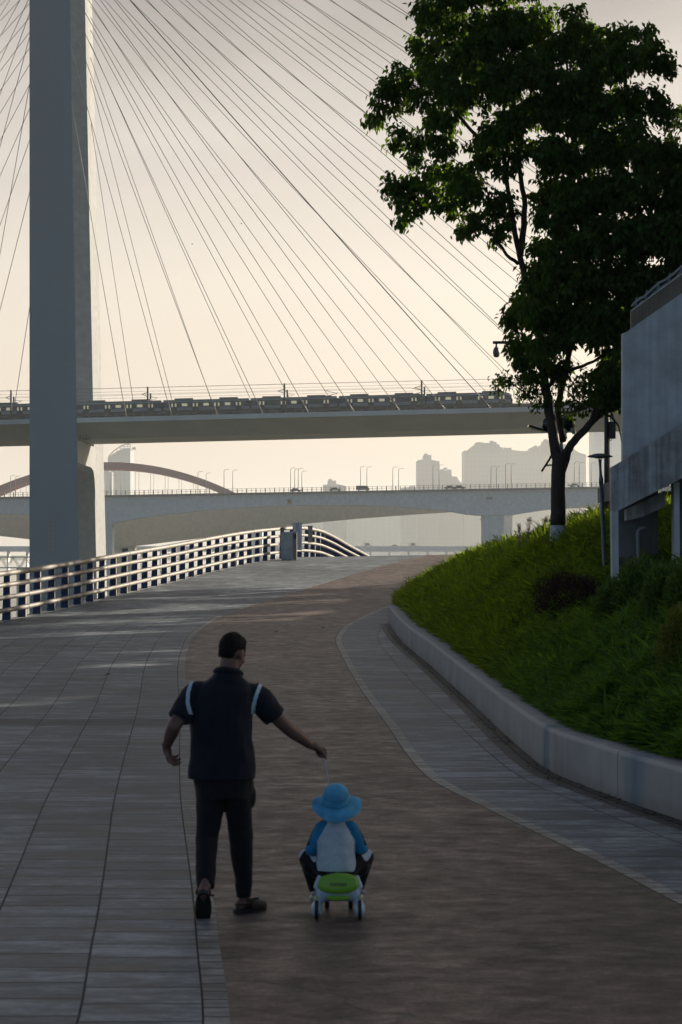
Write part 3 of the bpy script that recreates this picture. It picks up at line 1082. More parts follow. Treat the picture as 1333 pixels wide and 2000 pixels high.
# crown: clumps given as (u, v, radius px); two layers of depth are drawn for each inner clump
CL = [  # left outline, upper mass
    (838, 22, 36), (850, -40, 50), (905, -30, 60), (980, -40, 70), (1050, -40, 45), (835, 75, 34), (885, 60, 48), (850, 122, 36),
    (812, 150, 26), (783, 143, 24), (770, 168, 28), (752, 190, 24), (738, 216, 19), (727, 236, 13), (768, 215, 17), (800, 190, 26), (826, 183, 24),
    (785, 258, 17), (776, 276, 13), (818, 262, 22), (812, 290, 19), (806, 312, 13), (838, 235, 18),
    (772, 352, 19), (766, 370, 16), (790, 372, 23), (808, 352, 22), (800, 405, 17), (792, 428, 11), (783, 398, 14), (835, 362, 30), (822, 395, 20), (858, 335, 32), (870, 385, 30),
    (895, 350, 38), (895, 408, 24), (920, 440, 22), (905, 455, 13), (945, 430, 24), (965, 460, 20), (985, 445, 18), (930, 375, 32), (970, 390, 30), (995, 415, 20),
    (880, 165, 48), (870, 225, 36), (860, 285, 30), (925, 120, 60), (960, 60, 62), (1020, 60, 58), (930, 190, 34), (985, 160, 58), (1040, 130, 55), (960, 270, 44), (925, 300, 34),
    (1000, 230, 40), (990, 320, 26), (1050, 210, 45), (1020, 290, 30), (1060, 30, 26), (1080, 85, 40),
    # right crown
    (1118, 28, 24), (1125, 60, 36), (1150, 95, 40), (1175, 80, 32), (1215, 62, 28), (1250, 58, 24), (1270, 75, 19), (1275, 105, 30), (1295, 112, 22), (1298, 140, 15),
    (1235, 105, 40), (1190, 130, 42), (1140, 150, 48), (1095, 160, 45), (1110, 230, 55), (1170, 210, 52), (1225, 195, 40), (1270, 195, 34), (1298, 197, 18), (1290, 225, 22),
    (1240, 245, 36), (1065, 290, 36), (1100, 310, 50), (1160, 290, 52), (1210, 300, 45), (1260, 290, 40), (1295, 300, 36), (1060, 370, 30), (1075, 420, 40), (1120, 390, 58), (1180, 370, 58),
    (1240, 370, 56), (1300, 370, 55), (1350, 330, 55), (1380, 420, 70), (1130, 460, 60), (1190, 460, 62), (1250, 460, 64), (1320, 460, 64), (1065, 480, 36), (1050, 520, 30),
    (1060, 560, 45), (1110, 540, 60), (1180, 550, 66), (1250, 550, 66), (1320, 540, 60), (1030, 600, 38), (1010, 620, 26), (1008, 636, 13), (1080, 620, 52), (1140, 620, 56), (1200, 620, 56), (1270, 620, 60),
    (1020, 665, 22), (1003, 684, 11), (1030, 690, 32), (1060, 680, 38), (1100, 670, 36), (1180, 660, 36), (1225, 670, 40), (1040, 720, 26), (1075, 722, 26), (1100, 715, 18),
    (1180, 735, 30), (1205, 715, 36), (1165, 765, 26), (1200, 760, 36), (1180, 790, 18), (1215, 780, 26),
]
SM = [(975, 740, 10), (985, 752, 14), (1008, 738, 22), (1020, 762, 18), (1035, 778, 14), (1045, 752, 18), (1055, 792, 9), (1085, 775, 18), (1105, 788, 18), (1120, 765, 16), (1128, 785, 17), (1140, 800, 13), (1110, 806, 10), (1150, 780, 14), (1130, 742, 14), (1095, 745, 16)]
blobs = []
for (u, v, r_) in CL:
    R = r_ * k * 0.93
    if r_ > 34:
        for dy in (-0.75, 0.85):
            p = P(u + rng.uniform(-8, 8), v + rng.uniform(-8, 8), yt + dy * rng.uniform(0.7, 1.6))
            blobs.append((*p, R * 0.86))
    else:
        p = P(u, v, yt + rng.uniform(-0.6, 0.6))
        blobs.append((*p, R))
ns = len(blobs)
for (u, v, r_) in SM:
    blobs.append((*P(u, v, yt + rng.uniform(-0.3, 0.3)), r_ * k))
crown('crown', blobs, T1, TO, LEAF, 36, ln=(0.085, 0.135), small=set(range(ns, len(blobs))))

y2 = 52.0
x2 = 9.6
z2 = float(HILL(x2, y2)) - 0.1
T2O = Vector((x2, y2, z2))
T2 = thing('broadleaf_tree', 'second broadleaf tree mostly outside the right edge behind the stair building', 'tree', T2O)
m = MB()
m.tube([Vector((0, 0, 0)), Vector((0.1, 0, 1.2)), Vector((0.0, 0.1, 3.0)), Vector((0.2, 0, 6.0)), Vector((0.1, 0, 9.0))], [0.24, 0.19, 0.16, 0.10, 0.04], 14)
m.build('trunk', BARK, T2)
blobs = []
for i in range(150):
    d = unit(rng.normal(size=(1, 3)))[0]
    rr = rng.uniform(0.3, 1) ** 0.5
    p = (x2 + 1.6 + d[0] * 4.8 * rr, y2 + d[1] * 4.5 * rr, z2 + 6.1 + d[2] * 4.4 * rr)  # crown spread to the right, out of view, to shade the paving
    if (p[0] / p[1]) < 0.132:
        continue
    blobs.append((*p, rng.uniform(0.4, 0.75)))
for (u, v, r_) in [(1322, 235, 20), (1330, 262, 26), (1316, 300, 20), (1335, 215, 14), (1345, 240, 30), (1330, 320, 40)]:
    blobs.append((*P(u, v, 49.5), r_ * 49.5 / F))
crown('crown', blobs, T2, T2O, LEAF2, 10, ln=(0.09, 0.14))

y3, x3 = 64.0, 12.5  # tree added mostly out of view, its dense crown blocks low sun
z3 = float(HILL(x3, y3)) - 0.1
T3O = Vector((x3, y3, z3))
T3 = thing('broadleaf_tree', 'broadleaf tree added behind the stair building to shade the paving, mostly unseen', 'tree', T3O)
m = MB()
m.tube([Vector((0, 0, 0)), Vector((-0.1, 0, 1.5)), Vector((0.1, 0.1, 3.5)), Vector((0.0, 0, 7.0)), Vector((0.1, 0, 9.0))], [0.26, 0.20, 0.17, 0.10, 0.04], 14)
m.build('trunk', BARK, T3)
blobs = []
for i in range(260):
    d = unit(rng.normal(size=(1, 3)))[0]
    rr = rng.uniform(0.3, 1) ** 0.5
    p = (x3 + 1 + d[0] * 5.5 * rr, y3 - 3 + d[1] * 7 * rr, z3 + 4.2 + d[2] * 4.8 * rr)
    if (p[0] / p[1]) < 0.128 or p[2] < z3 + 0.4:
        continue
    blobs.append((*p, rng.uniform(0.5, 0.85)))
crown('crown', blobs, T3, T3O, LEAF2, 8, ln=(0.16, 0.26))

y4, x4 = 79.0, 15.5  # another tree added out of view to carry the shade farther back
z4 = float(HILL(x4, y4)) - 0.1
T4O = Vector((x4, y4, z4))
T4 = thing('broadleaf_tree', 'last tree, added beyond the right edge to shade the far paving, mostly unseen', 'tree', T4O)
m = MB()
m.tube([Vector((0, 0, 0)), Vector((-0.1, 0, 1.5)), Vector((0.1, 0.1, 3.5)), Vector((0.0, 0, 7.0)), Vector((0.1, 0, 9.0))], [0.26, 0.20, 0.17, 0.10, 0.04], 14)
m.build('trunk', BARK, T4)
blobs = []
for i in range(170):
    d = unit(rng.normal(size=(1, 3)))[0]
    rr = rng.uniform(0.3, 1) ** 0.5
    p = (x4 + d[0] * 5.5 * rr, y4 + d[1] * 9 * rr, z4 + 4.8 + d[2] * 5.0 * rr)
    if (p[0] / p[1]) < 0.130 or p[2] < z4 + 0.5:
        continue
    blobs.append((*p, rng.uniform(0.5, 0.85)))
crown('crown', blobs, T4, T4O, LEAF2, 6, ln=(0.16, 0.26))

# ------------------------------------------------------------------ planting on the slope
GRASS = leafy('slope_grass', (0.075, 0.125, 0.015), (0.40, 0.58, 0.018), 0.55, 0.5, 0.42, 0.15)
nt = GRASS.node_tree
pb, tb = nt.nodes['Principled BSDF'], nt.nodes['Translucent BSDF']
oc = coords(nt, 'Object')
sp_ = N(nt, 'ShaderNodeSeparateXYZ')
L(nt, oc, sp_.inputs[0])
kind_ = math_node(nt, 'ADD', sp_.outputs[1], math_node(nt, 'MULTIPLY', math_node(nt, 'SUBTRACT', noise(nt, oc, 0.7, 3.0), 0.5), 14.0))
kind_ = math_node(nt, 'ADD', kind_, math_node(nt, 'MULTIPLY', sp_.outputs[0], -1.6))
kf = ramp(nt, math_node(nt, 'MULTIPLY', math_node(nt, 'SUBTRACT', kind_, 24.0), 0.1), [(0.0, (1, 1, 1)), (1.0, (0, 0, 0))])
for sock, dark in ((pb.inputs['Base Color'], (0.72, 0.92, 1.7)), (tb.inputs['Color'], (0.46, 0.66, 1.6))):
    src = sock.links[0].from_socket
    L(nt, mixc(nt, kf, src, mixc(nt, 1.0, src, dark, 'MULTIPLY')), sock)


def scatter(n, y0, y1, tmax, keep=None):
    y = rng.uniform(y0, y1, n * 3)
    t = rng.uniform(0, 1, n * 3) ** 1.15 * tmax
    x = HE(y) + t - 0.05
    ok = x < 0.18 * y + 0.6
    if keep is not None:
        ok &= keep(x, y, t)
    x, y, t = x[ok][:n], y[ok][:n], t[ok][:n]
    return x, y, t


def tufts(n, y0, y1, tmax, ln, wd, lean, keep=None, per=9, spread=0.09):
    x, y, t = scatter(n, y0, y1, tmax, keep)
    dens = np.array([mnoise.noise(Vector((a * 1.1, b_ * 1.1, 3.1))) + 0.5 * mnoise.noise(Vector((a * 3.1, b_ * 3.1, 8.1))) for a, b_ in zip(x, y)])
    size = rng.uniform(0.7, 1.25, len(x))
    lx, ly = rng.normal(size=len(x)) * 0.16, rng.normal(size=len(x)) * 0.16
    x, y, t, dens, size, lx, ly = (np.repeat(q, per) for q in (x, y, t, dens, size, lx, ly))
    ox, oy = rng.normal(size=len(x)) * spread, rng.normal(size=len(x)) * spread
    x2_, y2_ = x + ox, y + oy
    x2_ = np.maximum(x2_, HE(y2_) + 0.02)
    z = HILL(x2_, y2_) - 0.03
    ll = rng.uniform(ln[0], ln[1], len(x)) * (1 + 0.5 * dens) * size
    lv = np.stack([ox, oy], 1) / spread * lean * 0.6 + rng.normal(size=(len(x), 2)) * lean * 0.25
    lv[:, 0] += lx - 0.10 * np.exp(-t / 0.4) * (1 + (y > 33))
    lv[:, 1] += ly
    lv = np.concatenate([lv, np.zeros((len(x), 1))], 1)
    mag = np.linalg.norm(lv, axis=1, keepdims=True)
    lv = lv / np.maximum(mag, 1e-6) * np.minimum(mag, 0.95)
    return blade_arrays(np.stack([x2_, y2_, z], 1), lv, ll, rng.uniform(wd[0], wd[1], len(x)))


vs, qs, off = [], [], 0
vis = lambda x, y, t: (y < 49) | (t < 3.0 - 0.02 * (y - 49))


def mound(x, y):
    return np.array([mnoise.noise(Vector((a * 1.25, b_ * 1.25, 3.1))) + 0.55 * mnoise.noise(Vector((a * 3.0, b_ * 3.0, 8.1))) for a, b_ in zip(x, y)])


def cover(n, y0, y1, tmax, ln, hgt, per=14):
    """mounds of narrow arching leaves growing in sprays"""
    x, y, t = scatter(n, y0, y1, tmax, vis)
    dn = mound(x, y)
    h = hgt * (0.75 + 1.05 * dn) * rng.uniform(0.6, 1.1, len(x))
    h = np.maximum(h, 0.06) * np.clip(0.45 + t / 0.35, 0, 1)
    tilt = rng.normal(size=(len(x), 2)) * 0.35 + np.array([-0.22, -0.12])
    x, y, h = (np.repeat(q, per) for q in (x, y, h))
    tilt = np.repeat(tilt, per, axis=0)
    s_ = rng.uniform(0.25, 1.0, len(x)) ** 0.7
    xx = x + tilt[:, 0] * h * s_ + rng.normal(size=len(x)) * 0.03
    yy = y + tilt[:, 1] * h * s_ + rng.normal(size=len(x)) * 0.03
    xx = np.maximum(xx, HE(yy) - 0.05)
    zz = HILL(np.maximum(xx, HE(yy)), yy) + h * s_
    a = rng.uniform(0, 2 * math.pi, len(x))
    d = np.stack([np.cos(a) + tilt[:, 0] * 1.1, np.sin(a) + tilt[:, 1] * 1.1, 0.15 + 0.9 * s_ - rng.uniform(0.0, 0.8, len(x))], 1)
    ll = rng.uniform(ln[0], ln[1], len(x))
    return leaf_arrays(np.stack([xx, yy, zz], 1), d, rng.normal(size=(len(x), 3)) * 0.5 + np.array([0, 0, 1.0]), ll, ll * rng.uniform(0.12, 0.19, len(x)))


for args in ((5600, 17.5, 29, 3.9, (0.12, 0.21), 0.32), (6200, 28, 42, 5.0, (0.12, 0.22), 0.34), (2800, 41, 74, 3.8, (0.14, 0.24), 0.30)):
    v, q = cover(*args)
    vs.append(v)
    qs.append(q + off)
    off += len(v)
for args in ((500, 18.5, 30, 3.2, (0.22, 0.44), (0.012, 0.02), 0.6, vis, 9, 0.05),
             (1500, 29, 45, 4.2, (0.24, 0.46), (0.013, 0.022), 0.55, vis, 12, 0.06),
             (1600, 40, 74, 3.4, (0.24, 0.46), (0.016, 0.026), 0.55, vis, 12, 0.07),
             (500, 72, 100, 1.2, (0.20, 0.38), (0.024, 0.036), 0.6, None, 10, 0.09)):
    v, q = tufts(*args)
    vs.append(v)
    qs.append(q + off)
    off += len(v)
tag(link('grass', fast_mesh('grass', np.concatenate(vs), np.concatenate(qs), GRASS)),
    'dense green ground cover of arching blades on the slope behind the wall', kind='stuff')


def onhill(u, v):
    """where the ray through (u, v) first meets the planted slope"""
    for d in np.arange(19, 60, 0.05):
        x, _, z = P(u, v, d)
        if x > float(HE(d)) and float(HILL(x, d)) >= z:
            return x, d, float(HILL(x, d))
    return P(u, v, 40)


def shrub(name, label, c, r, mat, n, ln, group=None, cat='shrub', up=0.2, shell=0.4, stems=True):
    """c: centre, r: half sizes; leaves fill an uneven ellipsoid"""
    base = Vector((c[0], c[1], float(HILL(c[0], c[1])) - 0.03))
    root = thing(name, label, cat, base, group)
    d = unit(rng.normal(size=(n, 3)))
    rr = rng.uniform(shell, 1, (n, 1)) ** 0.6
    lump = np.array([1 + 0.22 * mnoise.noise(Vector(q * 2.1 + np.array(c))) + 0.14 * mnoise.noise(Vector(q * 5.0 + np.array(c))) for q in d])[:, None]
    p = np.array(c) + d * rr * lump * np.array(r)
    ok = p[:, 2] > base.z
    p, d = p[ok], d[ok]
    dd = d * 0.8 + rng.normal(size=p.shape) * 0.5 + np.array([0, 0, up])
    ll = rng.uniform(ln[0], ln[1], len(p))
    v, q = leaf_arrays(p, dd, rng.normal(size=p.shape) + np.array([0, 0, 0.6]), ll, ll * 0.45)
    link('foliage', fast_mesh('foliage', v - np.array(base), q, mat), root)
    if stems:
        m = MB()
        for i in range(7):
            a = 2 * math.pi * i / 7 + 0.3
            e = Vector((math.cos(a) * r[0] * 0.6, math.sin(a) * r[1] * 0.6, c[2] + r[2] * 0.5 - base.z))
            m.tube([Vector((0.03 * math.cos(a), 0.03 * math.sin(a), 0)), e * 0.45 + Vector((0, 0, 0.05)), e], [0.012, 0.009, 0.004], 6)
        m.build('stem', BARK, root)
    return root


REDL = leafy('dark_red_leaf', (0.050, 0.024, 0.020), (0.07, 0.03, 0.02), 0.55, 0.35, 0.25, 0.2)
SHRL = leafy('shrub_leaf', (0.052, 0.105, 0.024), (0.18, 0.30, 0.02), 0.5, 0.4, 0.33, 0.25)
YELL = leafy('yellow_green_leaf', (0.08, 0.10, 0.016), (0.26, 0.30, 0.02), 0.5, 0.4, 0.35, 0.25)
def planted(name, label, u, v_base, v_top, w_px, mat, per, ln, **kw):
    x, y, z = onhill(u, v_base)
    k_ = y / F
    rz = (v_base - v_top) * k_ * 0.68
    rx = w_px * k_ / 2
    return shrub(name, label, (x, y + rx * 0.2, z + rz * 0.80), (rx, rx * 0.9, rz), mat, per, ln, **kw)


planted('round_shrub', 'clipped dark red round shrub in the grass left of the lamp', 1117, 1228, 1138, 150, REDL, 12000, (0.022, 0.042))
for (u, vb, vt, w, n, lab) in ((1200, 1244, 1152, 78, 2600, 'low loose green shrub between the dark red shrub and the building column'),
                              (1246, 1236, 1118, 92, 3600, 'bushy green shrub under the drainpipe of the building'),
                              (1298, 1236, 1126, 90, 3600, 'bushy green shrub before the gap between the columns'),
                              (1346, 1240, 1120, 96, 3400, 'bushy green shrub cut by the right edge below the right column')):
    planted('leafy_shrub', lab, u, vb, vt, w, SHRL, n, (0.04, 0.075), group='loose shrubs at the foot of the building', up=0.5, shell=0.2)
planted('round_shrub', 'yellow green clipped shrub at the right edge above the planter wall', 1340, 1345, 1212, 108, YELL, 7500, (0.022, 0.045))

# plumes, long-leaved clump and weeds that stand out of the cover
PLUME = leafy('dry_plume', (0.16, 0.14, 0.10), (0.24, 0.20, 0.13), 0.8, 0.3, 0.4)
LONGL = leafy('long_leaf', (0.07, 0.11, 0.035), (0.12, 0.18, 0.04), 0.5, 0.25, 0.35)


def plume(u0, v0, u1, v1, y, w, label):
    a = Vector(P(u0, v0, y))
    b_ = Vector(P(u1, v1, y))
    a.z = float(HILL(a.x, a.y))
    root = thing('feather_grass', label, 'grass plume', a, 'dry grass plumes on top of the slope')
    mid = a.lerp(b_, 0.5) + Vector((0, 0, 0.02))
    m = MB()
    m.tube([Vector((0, 0, 0)), mid - a, b_ - a], [0.006, 0.005, 0.002], 5)
    m.build('stalk', PLUME, root)
    n = 150
    t = rng.uniform(0.25, 1, n)
    pos = np.array([tuple(a.lerp(b_, float(s)) - a) for s in t]) + rng.normal(size=(n, 3)) * 0.006
    ax = np.array((b_ - a).normalized())
    sd = unit(rng.normal(size=(n, 3)) * np.array([1, 1, 0.4]))
    dd = sd * 0.6 + ax * 0.9
    ll = (w * (1.05 - np.abs(t - 0.6)) * rng.uniform(0.6, 1.1, n))
    v, q = leaf_arrays(pos, dd, rng.normal(size=(n, 3)), ll, np.full(n, 0.009))
    link('feather', fast_mesh('feather', v, q, PLUME), root)


plume(1030, 1052, 1034, 1014, 43.5, 0.15, 'tallest upright feathery grass plume left of the white trunk base')
plume(1048, 1052, 1068, 1010, 43.0, 0.12, 'slanting feathery grass plume just left of the tree trunk')
plume(1018, 1054, 1014, 1026, 44.0, 0.12, 'short feathery grass plume leaning left on the slope top')
plume(1040, 1054, 1052, 1030, 44.5, 0.11, 'small feathery grass plume between the two taller ones')


def clump(name, label, u, v, y, n, ln, wd, lean, mat, group=None):
    a = Vector(P(u, v, y))
    a.z = float(HILL(a.x, a.y)) - 0.02
    base = np.tile(np.array(a), (n, 1)) + rng.normal(size=(n, 3)) * np.array([0.03, 0.03, 0])
    lv = rng.normal(size=(n, 3)) * lean
    lv[:, 2] = 0
    vv, q = blade_arrays(base, lv, rng.uniform(ln[0], ln[1], n), np.full(n, wd))
    o_ = link(name, fast_mesh(name, vv - np.array(a), q, mat))
    o_.location = a
    return tag(o_, label, 'plant', group)


clump('long_leaf_plant', 'pale long-leaved plant arching out of the dark cover near the kinked wall', 1082, 1345, 26.3, 16, (0.45, 0.8), 0.016, 0.55, LONGL)
clump('long_leaf_plant', 'tuft of dark arching long leaves on the slope crest left of the plumes', 985, 1060, 47.0, 34, (0.55, 0.85), 0.022, 0.6, GRASS)
for u, v, y, lab in ((1112, 1030, 43.5, 'thin weed standing just right of the tree trunk'), (1148, 1020, 45, 'thin weed midway between trunk and lamp pole'), (1168, 1020, 45.5, 'thin weed left of the lamp pole on the skyline')):
    clump('weed', lab, u, v, y, 9, (0.35, 0.62), 0.014, 0.3, PLUME, 'weeds on the skyline of the slope')
clump('weed', 'small sprouting weed in front of the long near planter wall top', 1283, 1447, 22.3, 12, (0.10, 0.18), 0.03, 0.6, LONGL)
# ------------------------------------------------------------------ cable-stayed metro bridge
TOWERC = plain('tower_concrete', (0.075, 0.165, 0.235), 0.8, 0.06, 0.08, stretch=(1, 1, 0.2))
TOWERD = stained('tower_concrete_lightened', (0.235, 0.255, 0.27), (0.18, 0.185, 0.18), 0.85, 0.4, 0.5, 0.5)  # same tower concrete, colour lightened for how light and haze fall there
DECKC = plain('deck_concrete', (0.50, 0.52, 0.53), 0.85, 0.10, 0.12)
WEBC = plain('girder_web_concrete', (0.26, 0.25, 0.215), 0.85, 0.12, 0.12)
CABLE = plain('cable_sheath', (0.16, 0.15, 0.13), 0.5, 0.15, 0.1)
CABLED = plain('dark_cable_sheath', (0.03, 0.03, 0.032), 0.5, 0.15, 0.1)
MASTM = plain('mast_steel', (0.06, 0.06, 0.06), 0.6, 0.2, 0.5)

BO = Vector(P(106, 0, 478))
BO.z = -14.5
BR = thing('cable_stayed_bridge', 'white cable-stayed metro bridge with a tall two-legged tower and fans of cables', 'bridge', BO)


def leg(name, fn, y0, y1, zs, mat=None):
    """fn(z) -> four X at (front left, front right, back right, back left)"""
    m = MB()
    vs, fs = [], []
    for z in zs:
        a, b_, c, d = fn(z)
        vs += [(a, y0, z), (b_, y0, z), (c, y1, z), (d, y1, z)]
    n = len(zs)
    for i in range(n - 1):
        for j in range(4):
            j2 = (j + 1) % 4
            fs.append((i * 4 + j, i * 4 + j2, i * 4 + 4 + j2, i * 4 + 4 + j))
    fs += [(3, 2, 1, 0), tuple(range(4 * n - 4, 4 * n))]
    m.add([Vector(p) - BO for p in vs], fs)
    return m.build(name, mat or TOWERC, BR)


def vz(z, y):
    return VH - z * F / y


def legA(z):
    v = vz(z, 478)
    ur = 137 + (v / 1100) * 18
    a, b_ = P(58, 0, 478)[0], P(ur, 0, 478)[0]
    return a, b_, P(ur, 0, 487)[0] - 0.5, P(58, 0, 487)[0] + 0.5


def legB(z):
    v = vz(z, 527)
    ur = 166.5 + max(v, -900) / 1000 * 20
    u2 = 180.5 + v / 1000 * 25
    return P(110, 0, 527)[0], P(ur, 0, 527)[0], P(u2, 0, 536)[0], P(112, 0, 536)[0]


zs = [-14.5, 0, 20, 45, 75, 105, 135, 165]
leg('tower_leg', legA, 478, 487, zs)
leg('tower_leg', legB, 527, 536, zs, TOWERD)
# cross beam under the deck, with a rounded haunch at the far leg, and one near the top
m = MB()
prof = [(487, 22.4), (527.5, 22.4), (527.5, 9.0), (526.9, 13.0), (525.4, 15.8), (522.5, 17.3), (518, 17.8), (487, 17.8)]
xr = lambda y: P(150, 0, 487)[0] + (P(187, 0, 527)[0] - P(150, 0, 487)[0]) * (y - 487) / 40.0
vs = [Vector((xr(y) - 0.05, y, z)) - BO for y, z in prof] + [Vector((xr(y) - 6.5, y, z)) - BO for y, z in prof]
n = len(prof)
m.add(vs, [tuple(range(n)), tuple(range(2 * n - 1, n - 1, -1))] + [(i, n + i, n + (i + 1) % n, (i + 1) % n) for i in range(n)])
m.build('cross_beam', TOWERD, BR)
m = MB()
m.box(P(62, 0, 487)[0] + 1 - BO.x, P(128, 0, 487)[0] - BO.x, 487 - BO.y, 527.5 - BO.y, 150 - BO.z, 157 - BO.z)
m.build('cross_beam', TOWERC, BR)
# service gear hanging under the deck by the tower
m = MB()
for i in range(5):
    x0 = P(154 + i * 6, 0, 500)[0] - BO.x
    z0 = (VH - 866 + i * 0.6) / F * 500 - BO.z
    m.bar((x0, 13, z0), (x0, 13, z0 + 1.2), 0.18, 0.18)
    m.bar((x0 - 0.6, 13, z0 + (i % 2) * 0.5), (x0 + 0.7, 13, z0 + 0.2), 0.16, 0.16)
m.bar((P(152, 0, 500)[0] - BO.x, 13, (VH - 862) / F * 500 - BO.z), (P(186, 0, 500)[0] - BO.x, 13, (VH - 859) / F * 500 - BO.z), 0.25, 0.2)
m.build('service_gantry', MASTM, BR)
# ladder plate low on the near leg
m = MB()
for i in range(9):
    z0 = (VH - 1008 - i * 8) / F * 477.9 - BO.z
    m.bar((P(96, 0, 477.9)[0] - BO.x, -0.09, z0), (P(105, 0, 477.9)[0] - BO.x, -0.09, z0), 0.06, 0.07)
for u in (96, 105.5):
    m.bar((P(u, 0, 477.9)[0] - BO.x, -0.09, (VH - 1006) / F * 477.9 - BO.z), (P(u, 0, 477.9)[0] - BO.x, -0.09, (VH - 1076) / F * 477.9 - BO.z), 0.07, 0.07)
m.build('ladder', plain('faded_metal', (0.2, 0.2, 0.2), 0.7, 0.2, 1.0), BR)

SL = 0.0243
zd = lambda x: 27.72 + SL * x          # top of the deck edge


def along(prof, x0, x1, mats, name, parent=BR, mi=None, org=None):
    """cross-section (y, z above deck) drawn along the sloping bridge"""
    o = BO if org is None else org
    m = MB()
    n = len(prof)
    vs = [Vector((x, y, zd(x) + z)) - o for x in (x0, x1) for y, z in prof]
    for i in range(n):
        j = (i + 1) % n
        m.add([vs[i], vs[j], vs[n + j], vs[n + i]], [(0, 3, 2, 1)], mi[i] if mi else 0)
    m.add(vs, [tuple(range(n)), tuple(range(2 * n - 1, n - 1, -1))])
    return m.build(name, mats, parent)


along([(489, 0), (489, -0.72), (490.2, -0.9), (494.5, -3.75), (518.5, -3.75), (522.8, -0.9), (524, -0.72), (524, 0)], -230, 330,
      [DECKC, WEBC], 'deck', mi=[0, 1, 1, 1, 1, 1, 0, 0])
along([(489.0, 0.004), (489.0, 0.22), (489.3, 0.22), (489.3, 0.004)], -230, 330, DECKC, 'kerb')
m = MB()
for x in np.arange(-90, 150, 1.55):
    z = zd(x)
    m.box(x - 0.16 - BO.x, x + 0.16 - BO.x, 499.5 - BO.y, 507.0 - BO.y, z - BO.z, z + 1.15 - BO.z)
    if rng.random() < 0.5:
        m.box(x + 0.2 - BO.x, x + 0.7 + rng.uniform(0, 0.4) - BO.x, 501 - BO.y, 506.0 - BO.y, z - BO.z, z + 1.1 - BO.z)
vs = []
for (y, h) in ((500, 1.1), (500, 1.55), (507, 1.55), (507, 1.1)):
    vs.append((y, h))
tag(m.build('track_plinth', MASTM, BR), kind='stuff')
along([(500, 1.15), (500, 1.6), (507, 1.6), (507, 1.15)], -230, 330, MASTM, 'track_bed')
m = MB()
for x in np.arange(-90, 150, 1.8):
    z = zd(x)
    m.box(x - 0.05 - BO.x, x + 0.05 - BO.x, 489.6 - BO.y, 489.7 - BO.y, z - BO.z, z + 1.05 - BO.z)
    m.box(x - 0.05 - BO.x, x + 0.05 - BO.x, 523.4 - BO.y, 523.5 - BO.y, z - BO.z, z + 1.05 - BO.z)
tag(m.build('railing_post', MASTM, BR), kind='stuff')
for h in (0.55, 1.05):
    along([(489.6, h), (489.6, h + 0.07), (489.68, h + 0.07), (489.68, h)], -90, 150, MASTM, 'handrail')
along([(523.4, 1.05), (523.4, 1.12), (523.48, 1.12), (523.48, 1.05)], -90, 150, MASTM, 'handrail')

# stay cables, a near and a far plane, fanning to both sides
nA = [149, 62, 18, -12, -40, -66] + [-66 - 25 * i for i in range(1, 20)]
nB = [232, 153, 112.5, 85, 58.5, 34, 12] + [12 - 22.5 * i for i in range(1, 20)]


def cable(a, b_, dark=False):
    a, b_ = Vector(a) - BO, Vector(b_) - BO
    m = MB()
    pts = []
    sag = (b_ - a).length * 0.0022
    for t in (0, 0.25, 0.5, 0.75, 1):
        pts.append(a.lerp(b_, t) - Vector((0, 0, sag * 4 * t * (1 - t))))
    m.tube(pts, 0.115 if dark else 0.072, 6)
    # sleeve at the deck end
    d = (a - b_).normalized()
    m.tube([b_, b_ + d * 3.0], 0.17, 6)
    m.build('stay_cable', CABLED if dark else CABLE, BR)


for i in range(23):
    xd = P(247 + 89 * i, 0, 490)[0]
    cable(P(131, nA[i], 484), (xd, 490, zd(xd) + 0.1), i == 8)
    xd = P(268 + 81 * i, 0, 523)[0]
    cable(P(177, nB[i], 531.5), (xd, 523, zd(xd) + 0.1))
for i in range(17):
    xd = P(-57 - 89 * i, 0, 490)[0]
    cable(P(61, nA[i], 484), (xd, 490, zd(xd) + 0.1))
    xd = P(22 - 81 * i, 0, 523)[0]
    cable(P(114, nB[i], 531.5), (xd, 523, zd(xd) + 0.1))
# masts of the overhead line
for u in (24, 291, 558, 826, 1093):
    for j, (dy, du) in enumerate(((498, 0), (510.5, 5.5))):
        x = P(u + du - 2, 0, dy)[0]
        m = MB()
        z = zd(x)
        top = z + (6.7 if j == 0 else 6.2)
        m.bar(Vector((x, dy, z)) - BO, Vector((x, dy, top)) - BO, 0.34, 0.34)
        sgn = -1 if (j == 0) else 1
        m.bar(Vector((x, dy, z + 4.7)) - BO, Vector((x + sgn * 1.3, dy + 2, z + 5.3)) - BO, 0.10, 0.10)
        m.bar(Vector((x, dy, z + 5.6)) - BO, Vector((x + sgn * 1.3, dy + 2, z + 5.3)) - BO, 0.10, 0.10)
        m.bar(Vector((x, dy, z + 3.4)) - BO, Vector((x + sgn * 0.7, dy + 1, z + 3.4)) - BO, 0.16, 0.16)
        m.build('catenary_mast', MASTM, BR)
for h, y in ((5.4, 503), (6.15, 503), (6.6, 498), (5.3, 510), (6.1, 510.5), (7.4, 511)):
    m = MB()
    m.tube([Vector((x, y, zd(x) + h)) - BO for x in (-110, 40, 190)], 0.024, 4)
    m.build('overhead_wire', MASTM, BR)

